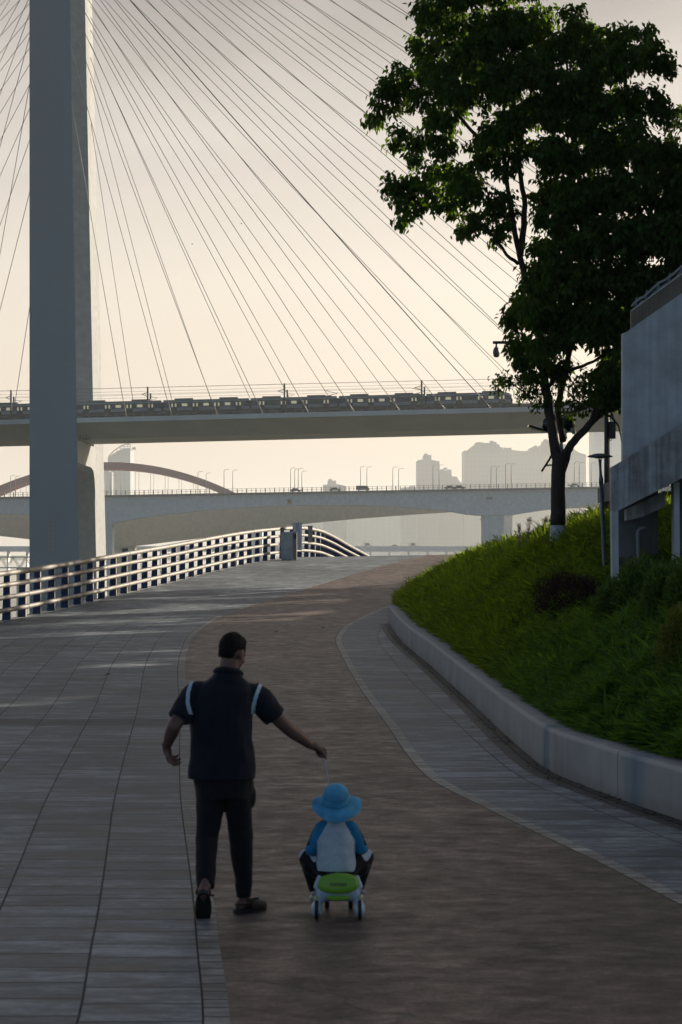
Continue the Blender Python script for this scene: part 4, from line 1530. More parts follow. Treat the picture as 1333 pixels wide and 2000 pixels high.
# ------------------------------------------------------------------ metro train
TRB = plain('train_grey_paint', (0.22, 0.235, 0.25), 0.4, 0.08, 0.4)
TRD = plain('train_window_band', (0.03, 0.032, 0.036), 0.25, 0.2, 0.4)
TRR = plain('train_roof', (0.13, 0.135, 0.135), 0.6, 0.15, 0.4)
TRS = plain('train_blue_stripe', (0.05, 0.075, 0.20), 0.4, 0.1, 0.4)
TRU = plain('train_underframe', (0.035, 0.035, 0.035), 0.7, 0.2, 0.6)
SKYW, nt, b = new_mat('sky_through_train_window')  # sky seen through the carriage, put in as pale colour and faint glow
b.inputs['Base Color'].default_value = (0.5, 0.48, 0.35, 1)
b.inputs['Emission Color'].default_value = (0.9, 0.82, 0.50, 1)
b.inputs['Emission Strength'].default_value = 0.12
b.inputs['Roughness'].default_value = 0.2

CW = 17.55
x_r = P(1002, 0, 502)[0]
zt0 = lambda x: zd(x) + 1.68
TR = thing('metro_train', 'grey metro train of six carriages crossing the cable-stayed bridge', 'train', (x_r, 503.5, zt0(x_r)))
TRO = Vector(TR.location)
SLM = Matrix.Rotation(-math.atan(SL), 4, 'Y')
for c in range(6):
    m = MB()
    nose = c == 0
    L0 = CW
    sec = [(-1.4, 0.0, 4), (-1.45, 0.28, 0), (-1.48, 0.92, 3), (-1.48, 1.02, 1), (-1.46, 1.02, 1), (-1.40, 1.98, 0), (-1.28, 2.25, 2), (-0.8, 2.52, 2), (0.8, 2.52, 2), (1.28, 2.25, 0), (1.40, 1.98, 1), (1.48, 1.02, 0), (1.45, 0.28, 4), (1.4, 0.0, 4)]
    xs_ = [-L0, -2.2, -1.3, -0.6, -0.15, 0.0] if nose else [-L0, 0.0]
    hs = [1, 1, 0.97, 0.90, 0.78, 0.5] if nose else [1, 1]
    n = len(sec)
    vs = []
    for x, h in zip(xs_, hs):
        for y, z, _ in sec:
            vs.append((x, y * (0.6 + 0.4 * h), z * h if z > 1.0 else z))
    for i in range(len(xs_) - 1):
        for j in range(n):
            j2 = (j + 1) % n
            m.add([vs[i * n + j], vs[i * n + j2], vs[(i + 1) * n + j2], vs[(i + 1) * n + j]], [(0, 1, 2, 3)], sec[j][2])
    m.add([vs[j] for j in range(n)], [tuple(range(n))], 0)
    m.add([vs[(len(xs_) - 1) * n + j] for j in range(n)], [tuple(range(n - 1, -1, -1))], 1 if nose else 0)
    for xb_ in (-2.6, -L0 + 2.6):       # bogies
        m.box(xb_ - 1.4, xb_ + 1.4, -1.15, 1.15, -0.35, -0.01, 4)
    m.box(-L0 + 5.2, -5.2, -1.2, 1.2, -0.25, -0.01, 4)
    if c < 5:
        m.box(-L0 - 0.4, -L0 + 0.02, -1.1, 1.1, 0.2, 2.1, 4)
    car = m.build('carriage', [TRB, TRD, TRR, TRS, TRU], TR)
    car.matrix_local = SLM @ Matrix.Translation((-c * (CW + 0.4), 0, 0))
    dx = CW / 4
    for q in range(4):
        xd = -dx * (q + 0.5)
        d_ = MB()
        d_.box(xd - 0.62, xd + 0.62, -1.53, -1.49, 0.22, 1.92, 0)
        for s in (-0.36, 0.36):
            d_.box(xd + s - 0.15, xd + s + 0.15, -1.55, -1.531, 1.05, 1.75, 1)
        d_.build('door', [TRD if c else TRD, SKYW], car)
        if q < 3:
            xw = xd - dx / 2
            w = MB()
            w.box(xw - 0.55, xw + 0.55, -1.53, -1.487, 1.16, 1.72)
            w.build('window', SKYW if rng.random() < 0.8 else TRD, car)
    for xa in (-4.2, -L0 + 4.2):
        w = MB()
        w.box(xa - 1.9, xa + 1.9, -0.8, 0.8, 2.524, 2.82)
        w.build('roof_unit', TRR, car)
    if c in (1, 2, 5):
        w = MB()
        xa = -1.2 if c != 5 else -2.2
        w.bar((xa - 1.2, 0, 2.55), (xa + 1.4, 0, 3.1), 0.1, 0.1)
        w.bar((xa + 1.4, 0, 3.1), (xa - 1.0, 0, 3.7), 0.08, 0.08)
        w.bar((xa - 1.3, 0, 3.7), (xa - 0.6, 0, 3.74), 0.08, 0.08)
        w.box(xa - 1.5, xa + 0.2, -0.5, 0.5, 2.524, 2.66)
        w.build('pantograph', MASTM, car)

# ------------------------------------------------------------------ road bridge behind (two parallel box girders)
RB1 = stained('road_bridge_concrete', (0.56, 0.60, 0.62), (0.44, 0.46, 0.46), 0.85, 0.25, 0.35, 0.5)
RB2 = stained('road_bridge_shade_concrete', (0.36, 0.34, 0.29), (0.28, 0.26, 0.22), 0.85, 0.25, 0.35, 0.5)  # darker copy for the rear girder, its shade put into the colour
BAND = plain('deck_edge_dark', (0.15, 0.15, 0.145), 0.85, 0.15, 0.2)
Y1, Y2 = 950.0, 985.0
RO = Vector(P(964, 0, Y1))
RO.z = -14.5
RD = thing('road_bridge', 'pale concrete road bridge of haunched twin girders below the metro bridge', 'bridge', RO)


def topv(u):
    return 971 - (u - 200) * 0.0172


def girder(pts, y, th, mat, name):
    m = MB()
    us = np.linspace(-900, 1900, 160)
    pf = pchip([p[0] for p in pts], [p[1] for p in pts])
    top = [Vector(P(u, topv(u), Y1)) for u in us]
    z_top = [t.z for t in top]
    vs = []
    for u, z in zip(us, z_top):
        x = P(u, 0, y)[0]
        zt_ = RO.z * 0 + np.interp(x, [t.x for t in top], z_top)
        zb_ = (VH - float(pf(u))) / F * y
        vs.append((x, float(zt_), zb_))
    n = len(vs)
    f = [Vector((x, y, zt_)) - RO for x, zt_, zb_ in vs] + [Vector((x, y, zb_)) - RO for x, zt_, zb_ in vs]
    bk = [p + Vector((0, th, 0)) for p in f]
    allv = f + bk
    fs = []
    for i in range(n - 1):
        fs.append((i, i + 1, n + i + 1, n + i))
        fs.append((2 * n + i, 3 * n + i, 3 * n + i + 1, 2 * n + i + 1))
        fs.append((n + i, n + i + 1, 3 * n + i + 1, 3 * n + i))
        fs.append((i, 2 * n + i, 2 * n + i + 1, i + 1))
    m.add(allv, fs)
    return m.build(name, mat, RD)


girder([(-900, 988), (-700, 990), (-500, 1000), (-330, 1018), (-260, 1022), (-150, 1012), (0, 1004), (58, 1006), (150, 1018), (200, 1026), (220, 1022), (300, 1008), (420, 995.5), (540, 988.5), (650, 986), (760, 989), (860, 996), (943, 1006.5),
        (985, 1006.5), (1060, 997), (1170, 984), (1300, 977), (1500, 980), (1900, 1004)], Y1, 13, RB1, 'girder')
girder([(-900, 1000), (-500, 1010), (-150, 1035), (0, 1047), (100, 1058), (230, 1068), (330, 1058), (420, 1047), (520, 1033), (610, 1021), (707, 1012), (800, 1005), (875, 1000), (950, 997), (1080, 994), (1180, 990), (1500, 1000), (1900, 1020)], Y2, 13, RB2, 'girder')


def pier(u0, u1, v0, y, th, mat, flare=0.0):
    m = MB()
    x0, x1 = P(u0, 0, y)[0] - RO.x, P(u1, 0, y)[0] - RO.x
    zt_ = (VH - v0) / F * y - RO.z
    m.box(x0, x1, y - RO.y, y + th - RO.y, 0, zt_)
    m.box(x0 - 0.35, x1 + 0.35, y - 0.35 - RO.y, y + th + 0.35 - RO.y, zt_ - 1.9, zt_ - 1.5)
    m.build('pier', mat, RD)


pier(943.5, 984.5, 1005, Y1 + 0.6, 11.5, RB1)
pier(978, 1001, 1000, Y2 + 0.6, 11.5, RB1)
pier(190, 219, 1021, Y1 + 0.6, 11.5, RB1)
pier(-330, -290, 1019, Y1 + 0.6, 11.5, RB1)
pier(219, 262, 1060, Y2 + 0.6, 11.5, RB2)


def deckz(x):
    u = U0 + x * F / Y1
    return (VH - topv(u)) / F * Y1


m = MB()      # deck slab edges stand a little proud of the webs
for u0, u1 in ((-900, 1900),):
    for y, w, mi in ((Y1 - 1.2, 15.4, 0), (Y2 - 1.2, 15.4, 0)):
        x0, x1 = P(u0, 0, Y1)[0], P(u1, 0, Y1)[0]
        vs = []
        for x in (x0, x1):
            z = deckz(x) - RO.z
            vs += [(x - RO.x, y - RO.y, z + 0.02), (x - RO.x, y - RO.y, z + 0.75), (x - RO.x, y + w - RO.y, z + 0.75), (x - RO.x, y + w - RO.y, z + 0.02)]
        m.add(vs, [(0, 1, 5, 4), (1, 2, 6, 5), (2, 3, 7, 6), (3, 0, 4, 7), (0, 3, 2, 1), (4, 5, 6, 7)])
m.build('deck_slab', BAND, RD)
m = MB()
x0, x1 = P(-900, 0, Y1)[0], P(1900, 0, Y1)[0]
for i, x in enumerate(np.arange(x0, x1, 1.8)):
    z = deckz(x) + 0.75 - RO.z
    w = 0.18 if i % 2 == 0 else 0.08
    m.box(x - w - RO.x, x + w - RO.x, -1.0, -0.8, z, z + 1.6)
tag(m.build('railing_post', BAND, RD), kind='stuff')
for h in (0.8, 1.6):
    m = MB()
    m.bar((x0 - RO.x, -0.9, deckz(x0) + 0.75 + h - RO.z), (x1 - RO.x, -0.9, deckz(x1) + 0.75 + h - RO.z), 0.1, 0.1)
    m.build('handrail', BAND, RD)
m = MB()
a = Vector(P(950, 971, Y1)) - RO
m.box(a.x, a.x + 2.4, -0.9, 0.0, a.z - 0.9, a.z)
m.build('inspection_box', PALE, RD)

YEL = plain('yellow_sign_paint', (0.50, 0.33, 0.05), 0.6, 0.15, 1.0)
a = Vector(P(566, 979.5, Y1 - 0.4))
r = thing('navigation_sign', 'small yellow square sign with a dark cross hung on the road bridge girder', 'sign', a)
m = MB()
m.box(-0.85, 0.85, -0.06, 0.06, -0.85, 0.85)
m.build('panel', YEL, r)
m = MB()
m.bar((-0.75, -0.09, -0.75), (0.75, -0.09, 0.75), 0.05, 0.28, up=(0, 0, 1))
m.bar((-0.75, -0.125, 0.75), (0.75, -0.125, -0.75), 0.05, 0.28, up=(0, 0, 1))
m.bar((0.0, 0.05, 0.84), (0.0, 0.05, 1.3), 0.12, 0.12)
m.build('cross', MASTM, r)

# street lamps on the road bridge
GREYP = plain('lamp_post_grey', (0.30, 0.30, 0.295), 0.6, 0.1, 0.5)
lamps = [(21, 928, 0), (31, 930, 1), (217, 928, 0), (387, 921, 0), (403, 924, 1), (438, 917, 0), (455, 918, 1), (568, 914, 0), (576, 916, 1), (583, 915, 0), (590, 920, 1), (704.6, 911, 0), (717, 912, 1),
         (767.6, 912, 0), (779, 915, 1), (846, 908, 0), (858, 908, 1), (959.5, 911, 0), (970, 911, 1), (988, 905, 0), (999, 906, 1), (1122, 902, 0), (1132, 903, 1), (1155, 904, 0)]
where = {21: 'near the left edge, left of the tower', 31: 'just left of the tower, second from the edge', 217: 'alone in front of the slanted-top skyscraper',
         387: 'left one of pair over the right end of the red arch', 403: 'right one of pair over the right end of the red arch', 438: 'left one of pair just past the arch end', 455: 'right one of pair just past the arch end',
         568: 'leftmost of four close lamps above yellow sign', 576: 'second of four close lamps above yellow sign', 583: 'third of four close lamps above yellow sign', 590: 'rightmost of four close lamps above yellow sign',
         704.6: 'left one of pair right of the low flat building', 717: 'right one of pair right of the low flat building', 767.6: 'left one of pair left of the lone apartment block', 779: 'right one of pair left of the lone apartment block',
         846: 'left one of pair before the lone apartment block', 858: 'right one of pair before the lone apartment block', 959.5: 'leftmost of four before the big tower cluster', 970: 'second of four before the big tower cluster',
         988: 'third of four before the big tower cluster', 999: 'rightmost of four before the big tower cluster', 1122: 'left one of pair right of the tree trunk', 1132: 'right one of pair right of the tree trunk', 1155: 'alone just left of the garden lamp head'}
for (u, v, sd) in lamps:
    y = Y1 + 6 if sd == 0 else Y1 + 11
    x = P(u, 0, y)[0]
    z = deckz(x) + 0.74
    h = (VH - v) / F * y - z
    r = thing('street_lamp', 'thin street lamp, ' + where[u], 'street lamp', (x, y, z), 'street lamps along the road bridge')
    m = MB()
    m.tube([(0, 0, 0), (0, 0, h * 0.9), (0.12, 0, h * 0.97), (0.6, 0, h), (1.3, 0, h + 0.05)], [0.15, 0.11, 0.095, 0.085, 0.08], 6)
    m.build('pole', GREYP, r)
    m = MB()
    m.box(1.1, 1.9, -0.15, 0.15, h - 0.03, h + 0.1)
    m.build('lamp_head', GREYP, r)

# vehicles far off on the bridges
GLASSD = plain('dark_car_glass', (0.02, 0.022, 0.025), 0.15, 0.2, 1.0)
PAINTS = {'dark': plain('dark_car_paint', (0.04, 0.045, 0.05), 0.3, 0.1, 1.0), 'grey': plain('grey_car_paint', (0.18, 0.18, 0.18), 0.3, 0.1, 1.0), 'white': plain('white_car_paint', (0.7, 0.7, 0.68), 0.3, 0.05, 1.0)}


def vehicle(name, label, cat, x, y, z, ln, h, mat, group):
    r = thing(name, label, cat, (x, y, z), group)
    m = MB()
    e = ln / 2
    if cat == 'van':
        pr = [(-e, 0.35), (e, 0.35), (e, 0.95), (e * 0.86, 1.1), (e * 0.66, h), (-e * 0.97, h), (-e, h * 0.9)]
    else:
        pr = [(-e, 0.35), (e, 0.35), (e, 0.72), (e * 0.55, 0.88), (e * 0.28, h), (-e * 0.45, h), (-e * 0.78, 0.95), (-e, 0.85)]
    m.prism([Vector((px, -0.85, pz)) for px, pz in pr], (0, 1.7, 0))
    m.build('body', mat, r)
    m = MB()
    gl = [(e * 0.48, 0.95), (e * 0.26, h - 0.1), (-e * 0.42, h - 0.1), (-e * 0.68, 0.95)]
    m.prism([Vector((px, -0.88, pz)) for px, pz in gl], (0, 1.76, 0))
    m.build('window', GLASSD, r)
    for sx in (-0.6, 0.6):
        for sy in (-0.85, 0.85):
            m = MB()
            m.lathe((sx * e, sy, 0.33), [(0.33, -0.1), (0.33, 0.1)], 12, axis='y')
            m.build('wheel', BLACK, r)


for u, kind, col, lab in ((709, 'van', 'dark', 'dark van on the road bridge between two lamp pairs'), (655, 'car', 'grey', 'small grey car on the road bridge under the low flat building'), (578, 'car', 'grey', 'grey car on the road bridge just below four close lamps'),
                          (898, 'car', 'dark', 'dark car on the road bridge left of the big tower cluster'), (880, 'car', 'dark', 'dark car on the road bridge below the stepped low block'), (1123, 'car', 'white', 'white car on the road bridge just right of the tree trunk')):
    y = Y1 + 2.5
    x = P(u, 0, y)[0]
    vehicle('distant_' + kind, lab, kind, x, y, deckz(x) + 0.76, 4.6 if kind == 'car' else 5.2, 1.45 if kind == 'car' else 2.0, PAINTS[col], 'vehicles on the road bridge')

# ------------------------------------------------------------------ red arch bridge
RED = plain('faded_red_paint', (0.26, 0.062, 0.072), 0.6, 0.12, 0.1)
YA = 1500.0
AO = Vector(P(215, 0, YA))
AO.z = -14.0
AB = thing('arch_bridge', 'distant dull red arch bridge rising behind the road bridge', 'bridge', AO)
av = lambda u: 909.5 + ((u - 215) / 250.0) ** 2 * 63
for dy in (0.0, 26.0):
    m = MB()
    us = np.linspace(215 - 285, 215 + 285, 60)
    for i in range(len(us) - 1):
        a = Vector(P(us[i], av(us[i]), YA)) - AO + Vector((0, dy, 0))
        b_ = Vector(P(us[i + 1] + 0.15, av(us[i + 1] + 0.15), YA)) - AO + Vector((0, dy, 0))
        m.bar(a, b_, 3.0, 4.2)
    m.build('arch_rib', RED, AB)
for i, u in enumerate([-14, 10, 30, 52, 75, 98, 121, 144, 167, 190, 214, 236, 265, 294.6, 323, 350, 378, 405]):
    for dy in (0.0, 26.0):
        m = MB()
        a = Vector(P(u, av(u), YA)) - AO + Vector((0, dy, 0))
        m.bar(a, Vector((a.x, a.y, (VH - 972) / F * YA - AO.z)), 0.2, 0.2)
        m.build('hanger', GREYP, AB)
m = MB()
m.box(P(-150, 0, YA)[0] - AO.x, P(520, 0, YA)[0] - AO.x, -3, 30, (VH - 976) / F * YA - AO.z - 2.5, (VH - 976) / F * YA - AO.z)
m.build('deck', RB1, AB)
for u in (-70, 500):
    m = MB()
    x = P(u, 0, YA)[0] - AO.x
    m.box(x - 4, x + 4, 0, 27, 0, (VH - 976) / F * YA - AO.z - 2.6)
    m.build('pier', RB1, AB)

# ------------------------------------------------------------------ low bridge and gangway on the water
YL = 1800.0
LO = Vector(P(780, 0, YL))
LO.z = -14.0
LW = thing('low_bridge', 'low pale bridge with short piers far across the water', 'bridge', LO)
x0, x1 = P(-700, 0, YL)[0] - LO.x, P(1500, 0, YL)[0] - LO.x
m = MB()
zz = (VH - 1068) / F * YL - LO.z
m.box(x0, x1, 0, 14, zz - 3.6, zz)
m.box(x0, x1, -0.1, 0.2, zz, zz + 0.45)
m.build('deck', RB1, LW)
for x in np.arange(x0 + 2, x1, 14.0):
    m = MB()
    m.box(x - 0.45, x + 0.45, 1, 13, 0, zz - 3.61)
    p_ = m.build('pier', RB1, LW)
    if x > P(560, 0, YL)[0] - LO.x + 0 and False:
        pass
for u, kind, col, lab in ((719, 'van', 'white', 'white van leftmost on the low far bridge'), (772, 'car', 'grey', 'grey car in the middle on the low far bridge'), (808, 'van', 'white', 'white van right of the grey car on the low far bridge')):
    x = P(u, 0, YL + 4)[0]
    vehicle('distant_' + kind, lab, kind, x, YL + 4, zz + LO.z + 0.01, 6.0, 1.6 if kind == 'car' else 2.9, PAINTS[col], 'vehicles on the low far bridge')

WHT = plain('white_steel', (0.55, 0.55, 0.54), 0.5, 0.1, 0.5)
YG = 560.0
GO = Vector(P(20, 0, YG))
GO.z = -14.0
GW = thing('truss_gangway', 'pale steel truss gangway low on the river at the left edge', 'gangway', GO)
zt_, zb_ = (VH - 1088) / F * YG - GO.z, (VH - 1109) / F * YG - GO.z
xa, xb = P(-420, 0, YG)[0] - GO.x, P(75, 0, YG)[0] - GO.x
for dy in (0, 3.0):
    m = MB()
    m.bar((xa, dy, zt_), (xb, dy, zt_), 0.22, 0.3)
    m.bar((xa, dy, zb_), (xb, dy, zb_), 0.22, 0.3)
    xs_ = np.linspace(xa, xb, 41)
    for i in range(40):
        za, zc = (zb_, zt_) if i % 2 else (zt_, zb_)
        m.bar((xs_[i], dy, za), (xs_[i + 1], dy, zc), 0.18, 0.18)
    m.build('truss', WHT, GW)
m = MB()
m.box(xa, xb, 0.2, 2.8, zb_ - 0.1, zb_ + 0.08)
m.build('walkway', WHT, GW)
for f in (0.1, 0.5, 0.92):
    m = MB()
    x = xa + (xb - xa) * f
    m.box(x - 0.4, x + 0.4, 0.6, 2.4, 0, zb_ - 0.11)
    m.build('support', WHT, GW)

# ------------------------------------------------------------------ far buildings


def tower_mat(name, col, win, sx, sz):
    m, nt, b = new_mat(name)
    tc = N(nt, 'ShaderNodeTexCoord')
    sp = N(nt, 'ShaderNodeSeparateXYZ')
    L(nt, tc.outputs['Object'], sp.inputs[0])
    fx = math_node(nt, 'FRACT', math_node(nt, 'DIVIDE', sp.outputs[0], sx))
    fz = math_node(nt, 'FRACT', math_node(nt, 'DIVIDE', sp.outputs[2], sz))
    f = math_node(nt, 'MULTIPLY', math_node(nt, 'GREATER_THAN', fx, 0.45), math_node(nt, 'GREATER_THAN', fz, 0.42))
    L(nt, mixc(nt, f, col, win), b.inputs['Base Color'])
    b.inputs['Roughness'].default_value = 0.6
    return m


APT = tower_mat('apartment_wall', (0.34, 0.30, 0.265), (0.315, 0.278, 0.246), 7.5, 9.0)
APT2 = tower_mat('apartment_wall_pale', (0.46, 0.44, 0.40), (0.435, 0.416, 0.38), 12.0, 9.0)
OFF = tower_mat('glass_office_wall', (0.13, 0.165, 0.19), (0.11, 0.14, 0.165), 6.0, 12.0)


def block(name, label, y, outline, depth, mat, cat='building', group=None):
    """a tower whose front follows the outline (u, v) and stands on the far bank"""
    y *= 3
    depth *= 3
    u_min = min(p[0] for p in outline)
    u_max = max(p[0] for p in outline)
    o = Vector(P((u_min + u_max) / 2, 0, y))
    o.z = -9.5
    r = thing(name, label, cat, o, group)
    # stack the outline as separate slabs of wall so that each step is a volume
    m = MB()
    pts = [Vector(P(u, v, y)) - o for u, v in outline]
    pts = [Vector((pts[0].x, 0, 0))] + pts + [Vector((pts[-1].x, 0, 0))]
    m.prism(pts, (0, depth, 0))
    m.build('wall', mat, r)
    # plant rooms on the roof
    m = MB()
    hi = min(outline, key=lambda p: p[1])
    c = Vector(P(hi[0], hi[1], y)) - o
    m.box(c.x + 1.8, c.x + 8, depth * 0.3, depth * 0.6, c.z - 0.2, c.z + 3.3)
    m.build('roof_house', mat, r)
    return r, o


sk, o = block('skyscraper', 'hazy glass skyscraper with a slanted curved top left of centre', 1500, [(211, 893), (222, 886), (232, 880), (240, 877), (255, 876)], 26, OFF)
m = MB()
for i, (u, v) in enumerate(((213, 891), (221, 882), (229, 876), (236, 871.5), (243, 868.5), (250, 867.5), (255, 867.5))):
    p = Vector(P(u, v, 4500)) - o
    if i:
        m.bar(q, p, 1.3, 1.8)
    m.bar(p, Vector((p.x, p.y, p.z - 13)), 1.0, 1.2)
    q = p
for v in (872, 876):
    m.bar(Vector(P(232 if v > 873 else 237, v, 4500)) - o, Vector(P(255, v, 4500)) - o, 1.0, 1.0)
m.build('crown_lattice', OFF, sk)
block('office_block', 'lower hazy office block at the foot of the slanted skyscraper', 1480, [(203, 918), (214, 917), (214, 922), (219, 922)], 20, OFF)
block('apartment_block', 'lone hazy apartment block with a small roof tower', 1500, [(815, 900), (820, 898), (828, 897), (828, 888.5), (843, 888.5), (843, 898), (859, 901)], 24, APT)
block('apartment_block', 'stepped low hazy block right of the lone apartment block', 1520, [(860, 917), (866, 916), (874, 920), (874, 917), (882, 917), (883, 930), (893, 931), (897, 939), (905, 945)], 20, APT)
block('apartment_block', 'largest hazy tower with stepped crown in the cluster left of the tree', 1520,
      [(907, 880), (916, 880), (917, 876), (922, 876), (923, 871), (930, 871), (931, 863.5), (943, 863.5), (943, 865), (958, 865), (958, 863), (970, 863), (971, 867), (976, 868), (977, 873), (983, 874), (984, 880), (986, 881)], 30, APT)
block('apartment_block', 'hazy tower with twin roof bumps next to the largest tower', 1580, [(985.5, 874), (993, 875), (999, 874), (1000, 879), (1022, 881), (1037, 880), (1038, 874), (1044, 872.5), (1051, 874), (1052, 879), (1060, 880)], 28, APT)
block('apartment_block', 'tallest part of the hazy cluster behind the tree trunk', 1600, [(1057, 869), (1064, 868), (1064, 860), (1088, 860), (1089, 866), (1110, 868)], 28, APT)
block('apartment_block', 'hazy tower with sloping shoulder right of the tree trunk', 1560, [(1108, 870), (1116, 870), (1123, 879), (1132, 884), (1145, 888)], 26, APT)
block('apartment_block', 'tall plain hazy tower behind the steel mast at the right', 1420, [(1161, 838), (1165, 834), (1212, 834), (1260, 834)], 30, APT2)
block('apartment_block', 'low flat hazy building with a roof house over the road bridge', 1450, [(631, 947), (640, 946), (640, 938.5), (657, 938.5), (657, 945), (668, 947), (677, 950)], 22, APT)
block('apartment_block', 'very low hazy roofline left of the lone apartment block', 1460, [(783, 953), (800, 951.5), (814, 952)], 20, APT)
rows = [(556, 606, 990, 'leftmost'), (606, 654, 984, 'second'), (654, 693, 988, 'third'), (693, 744, 986, 'fourth'), (744, 785, 988, 'fifth'), (785, 834, 982, 'sixth'), (834, 871, 985, 'seventh'), (871, 911, 978, 'eighth'), (911, 956, 972, 'rightmost')]
for i, (a, b_, v, nm) in enumerate(rows):
    block('apartment_slab', f'pale far apartment slab seen under the road bridge, {nm} of the row', 1740 + (i % 3) * 6, [(a, v), ((a + b_) / 2, v - (i % 2) * 3), (b_, v)], 18, APT2, group='far apartment slabs under the road bridge')

# two birds high up
BIRD = plain('bird_black', (0.02, 0.02, 0.02), 0.8, 0.2, 1.0)
for u, v, lab in ((376, 477, 'tiny dark bird between the cables, lower of the two'), (472, 437, 'tiny dark bird between the cables, higher of the two')):
    p = Vector(P(u, v, 480))
    r = thing('bird', lab, 'bird', p, 'birds in the sky')
    m = MB()
    m.limb((-0.14, 0, 0), (0.14, 0, 0.02), 0.05, 0.035, 8)
    m.build('body', BIRD, r)
    for s in (-1, 1):
        m = MB()
        m.prism([Vector((-0.05, 0.02 * s, 0.02)), Vector((0.08, 0.02 * s, 0.02)), Vector((0.04, 0.36 * s, 0.12)), Vector((-0.03, 0.34 * s, 0.11))], (0, 0, 0.012))
        m.build('wing', BIRD, r)
# ------------------------------------------------------------------ people
SKIN, nt, b = new_mat('skin')
f = noise(nt, coords(nt, 'Object'), 9.0, 4.0)
L(nt, ramp(nt, f, [(0.3, (0.13, 0.068, 0.050)), (0.7, (0.17, 0.092, 0.068))]), b.inputs['Base Color'])
b.inputs['Roughness'].default_value = 0.5
b.inputs['Subsurface Weight'].default_value = 0.08


def cloth(name, col, var=0.2, bump=0.25):
    m = plain(name, col, 0.85, var, 14.0, bump=bump, bscale=9.0, spec=0.2)
    b = m.node_tree.nodes['Principled BSDF']
    b.inputs['Sheen Weight'].default_value = 0.1
    return m


NAVY = cloth('navy_cloth', (0.008, 0.0105, 0.019))
BLACKC = cloth('black_cloth', (0.008, 0.009, 0.012))
STRIPE = cloth('pale_blue_cloth', (0.42, 0.56, 0.66), 0.1)
HAIR = plain('black_hair', (0.010, 0.009, 0.008), 0.7, 0.3, 60.0, bump=0.5, bscale=180.0, spec=0.1)
SANDAL = plain('dark_brown_leather', (0.028, 0.022, 0.017), 0.6, 0.25, 20.0)
SOLE = plain('black_rubber', (0.012, 0.012, 0.013), 0.7, 0.2, 20.0)


def skinned(name, mb, voxel, mats, parent, it=6, pick=None, wrinkle=None):
    """melt overlapping closed shapes into one continuous surface"""
    mats = mats if isinstance(mats, (list, tuple)) else [mats]
    o = mb.build(name, mats, parent)
    r = o.modifiers.new('r', 'REMESH')
    r.mode = 'VOXEL'
    r.voxel_size = voxel
    s = o.modifiers.new('s', 'SMOOTH')
    s.iterations = it
    s.factor = 0.5
    bpy.context.view_layer.update()
    dg = bpy.context.evaluated_depsgraph_get()
    me = bpy.data.meshes.new_from_object(o.evaluated_get(dg))
    o.modifiers.clear()
    old = o.data
    o.data = me
    bpy.data.meshes.remove(old)
    me.name = name
    if wrinkle:
        amp, sc = wrinkle
        nv_ = len(me.vertices)
        cs = np.empty(nv_ * 3, np.float32)
        ns_ = np.empty(nv_ * 3, np.float32)
        me.vertices.foreach_get('co', cs)
        me.vertices.foreach_get('normal', ns_)
        cs, ns_ = cs.reshape(-1, 3), ns_.reshape(-1, 3)
        w_ = np.array([mnoise.noise(Vector((x * sc[0], y * sc[1], z * sc[2]))) + 0.5 * mnoise.noise(Vector((x * sc[0] * 2.3 + z * sc[2], y * sc[1] * 2.3, z * sc[2] * 2.1 - x * sc[0]))) for x, y, z in cs.tolist()])
        me.vertices.foreach_set('co', (cs + ns_ * (amp * w_)[:, None]).astype(np.float32).ravel())
    me.materials.clear()
    for m in mats:
        me.materials.append(m)
    n = len(me.polygons)
    me.polygons.foreach_set('use_smooth', np.ones(n, bool))
    mi = np.zeros(n, np.int32)
    if pick is not None:
        c = np.empty(n * 3, np.float32)
        me.polygons.foreach_get('center', c)
        mi = pick(c.reshape(-1, 3)).astype(np.int32)
    me.polygons.foreach_set('material_index', mi)
    me.update()
    return o


def ringloft(m, rings, n=24):
    """closed loft through elliptical rings (cx, cy, cz, rx, ry)"""
    o = len(m.v)
    for cx, cy, cz, rx, ry in rings:
        for k in range(n):
            a = 2 * math.pi * k / n
            ca, sa = math.cos(a), math.sin(a)
            e = 0.85          # a little squarer than an ellipse
            m.v.append((cx + rx * math.copysign(abs(ca) ** e, ca), cy + ry * math.copysign(abs(sa) ** e, sa), cz))
    for i in range(len(rings) - 1):
        for k in range(n):
            k2 = (k + 1) % n
            m.f.append((o + i * n + k, o + i * n + k2, o + (i + 1) * n + k2, o + (i + 1) * n + k))
    m.f.append(tuple(o + k for k in range(n - 1, -1, -1)))
    m.f.append(tuple(o + (len(rings) - 1) * n + k for k in range(n)))
    add = len(m.f) - len(m.m)
    m.m += [0] * add
    m.sm += [True] * add
    return m


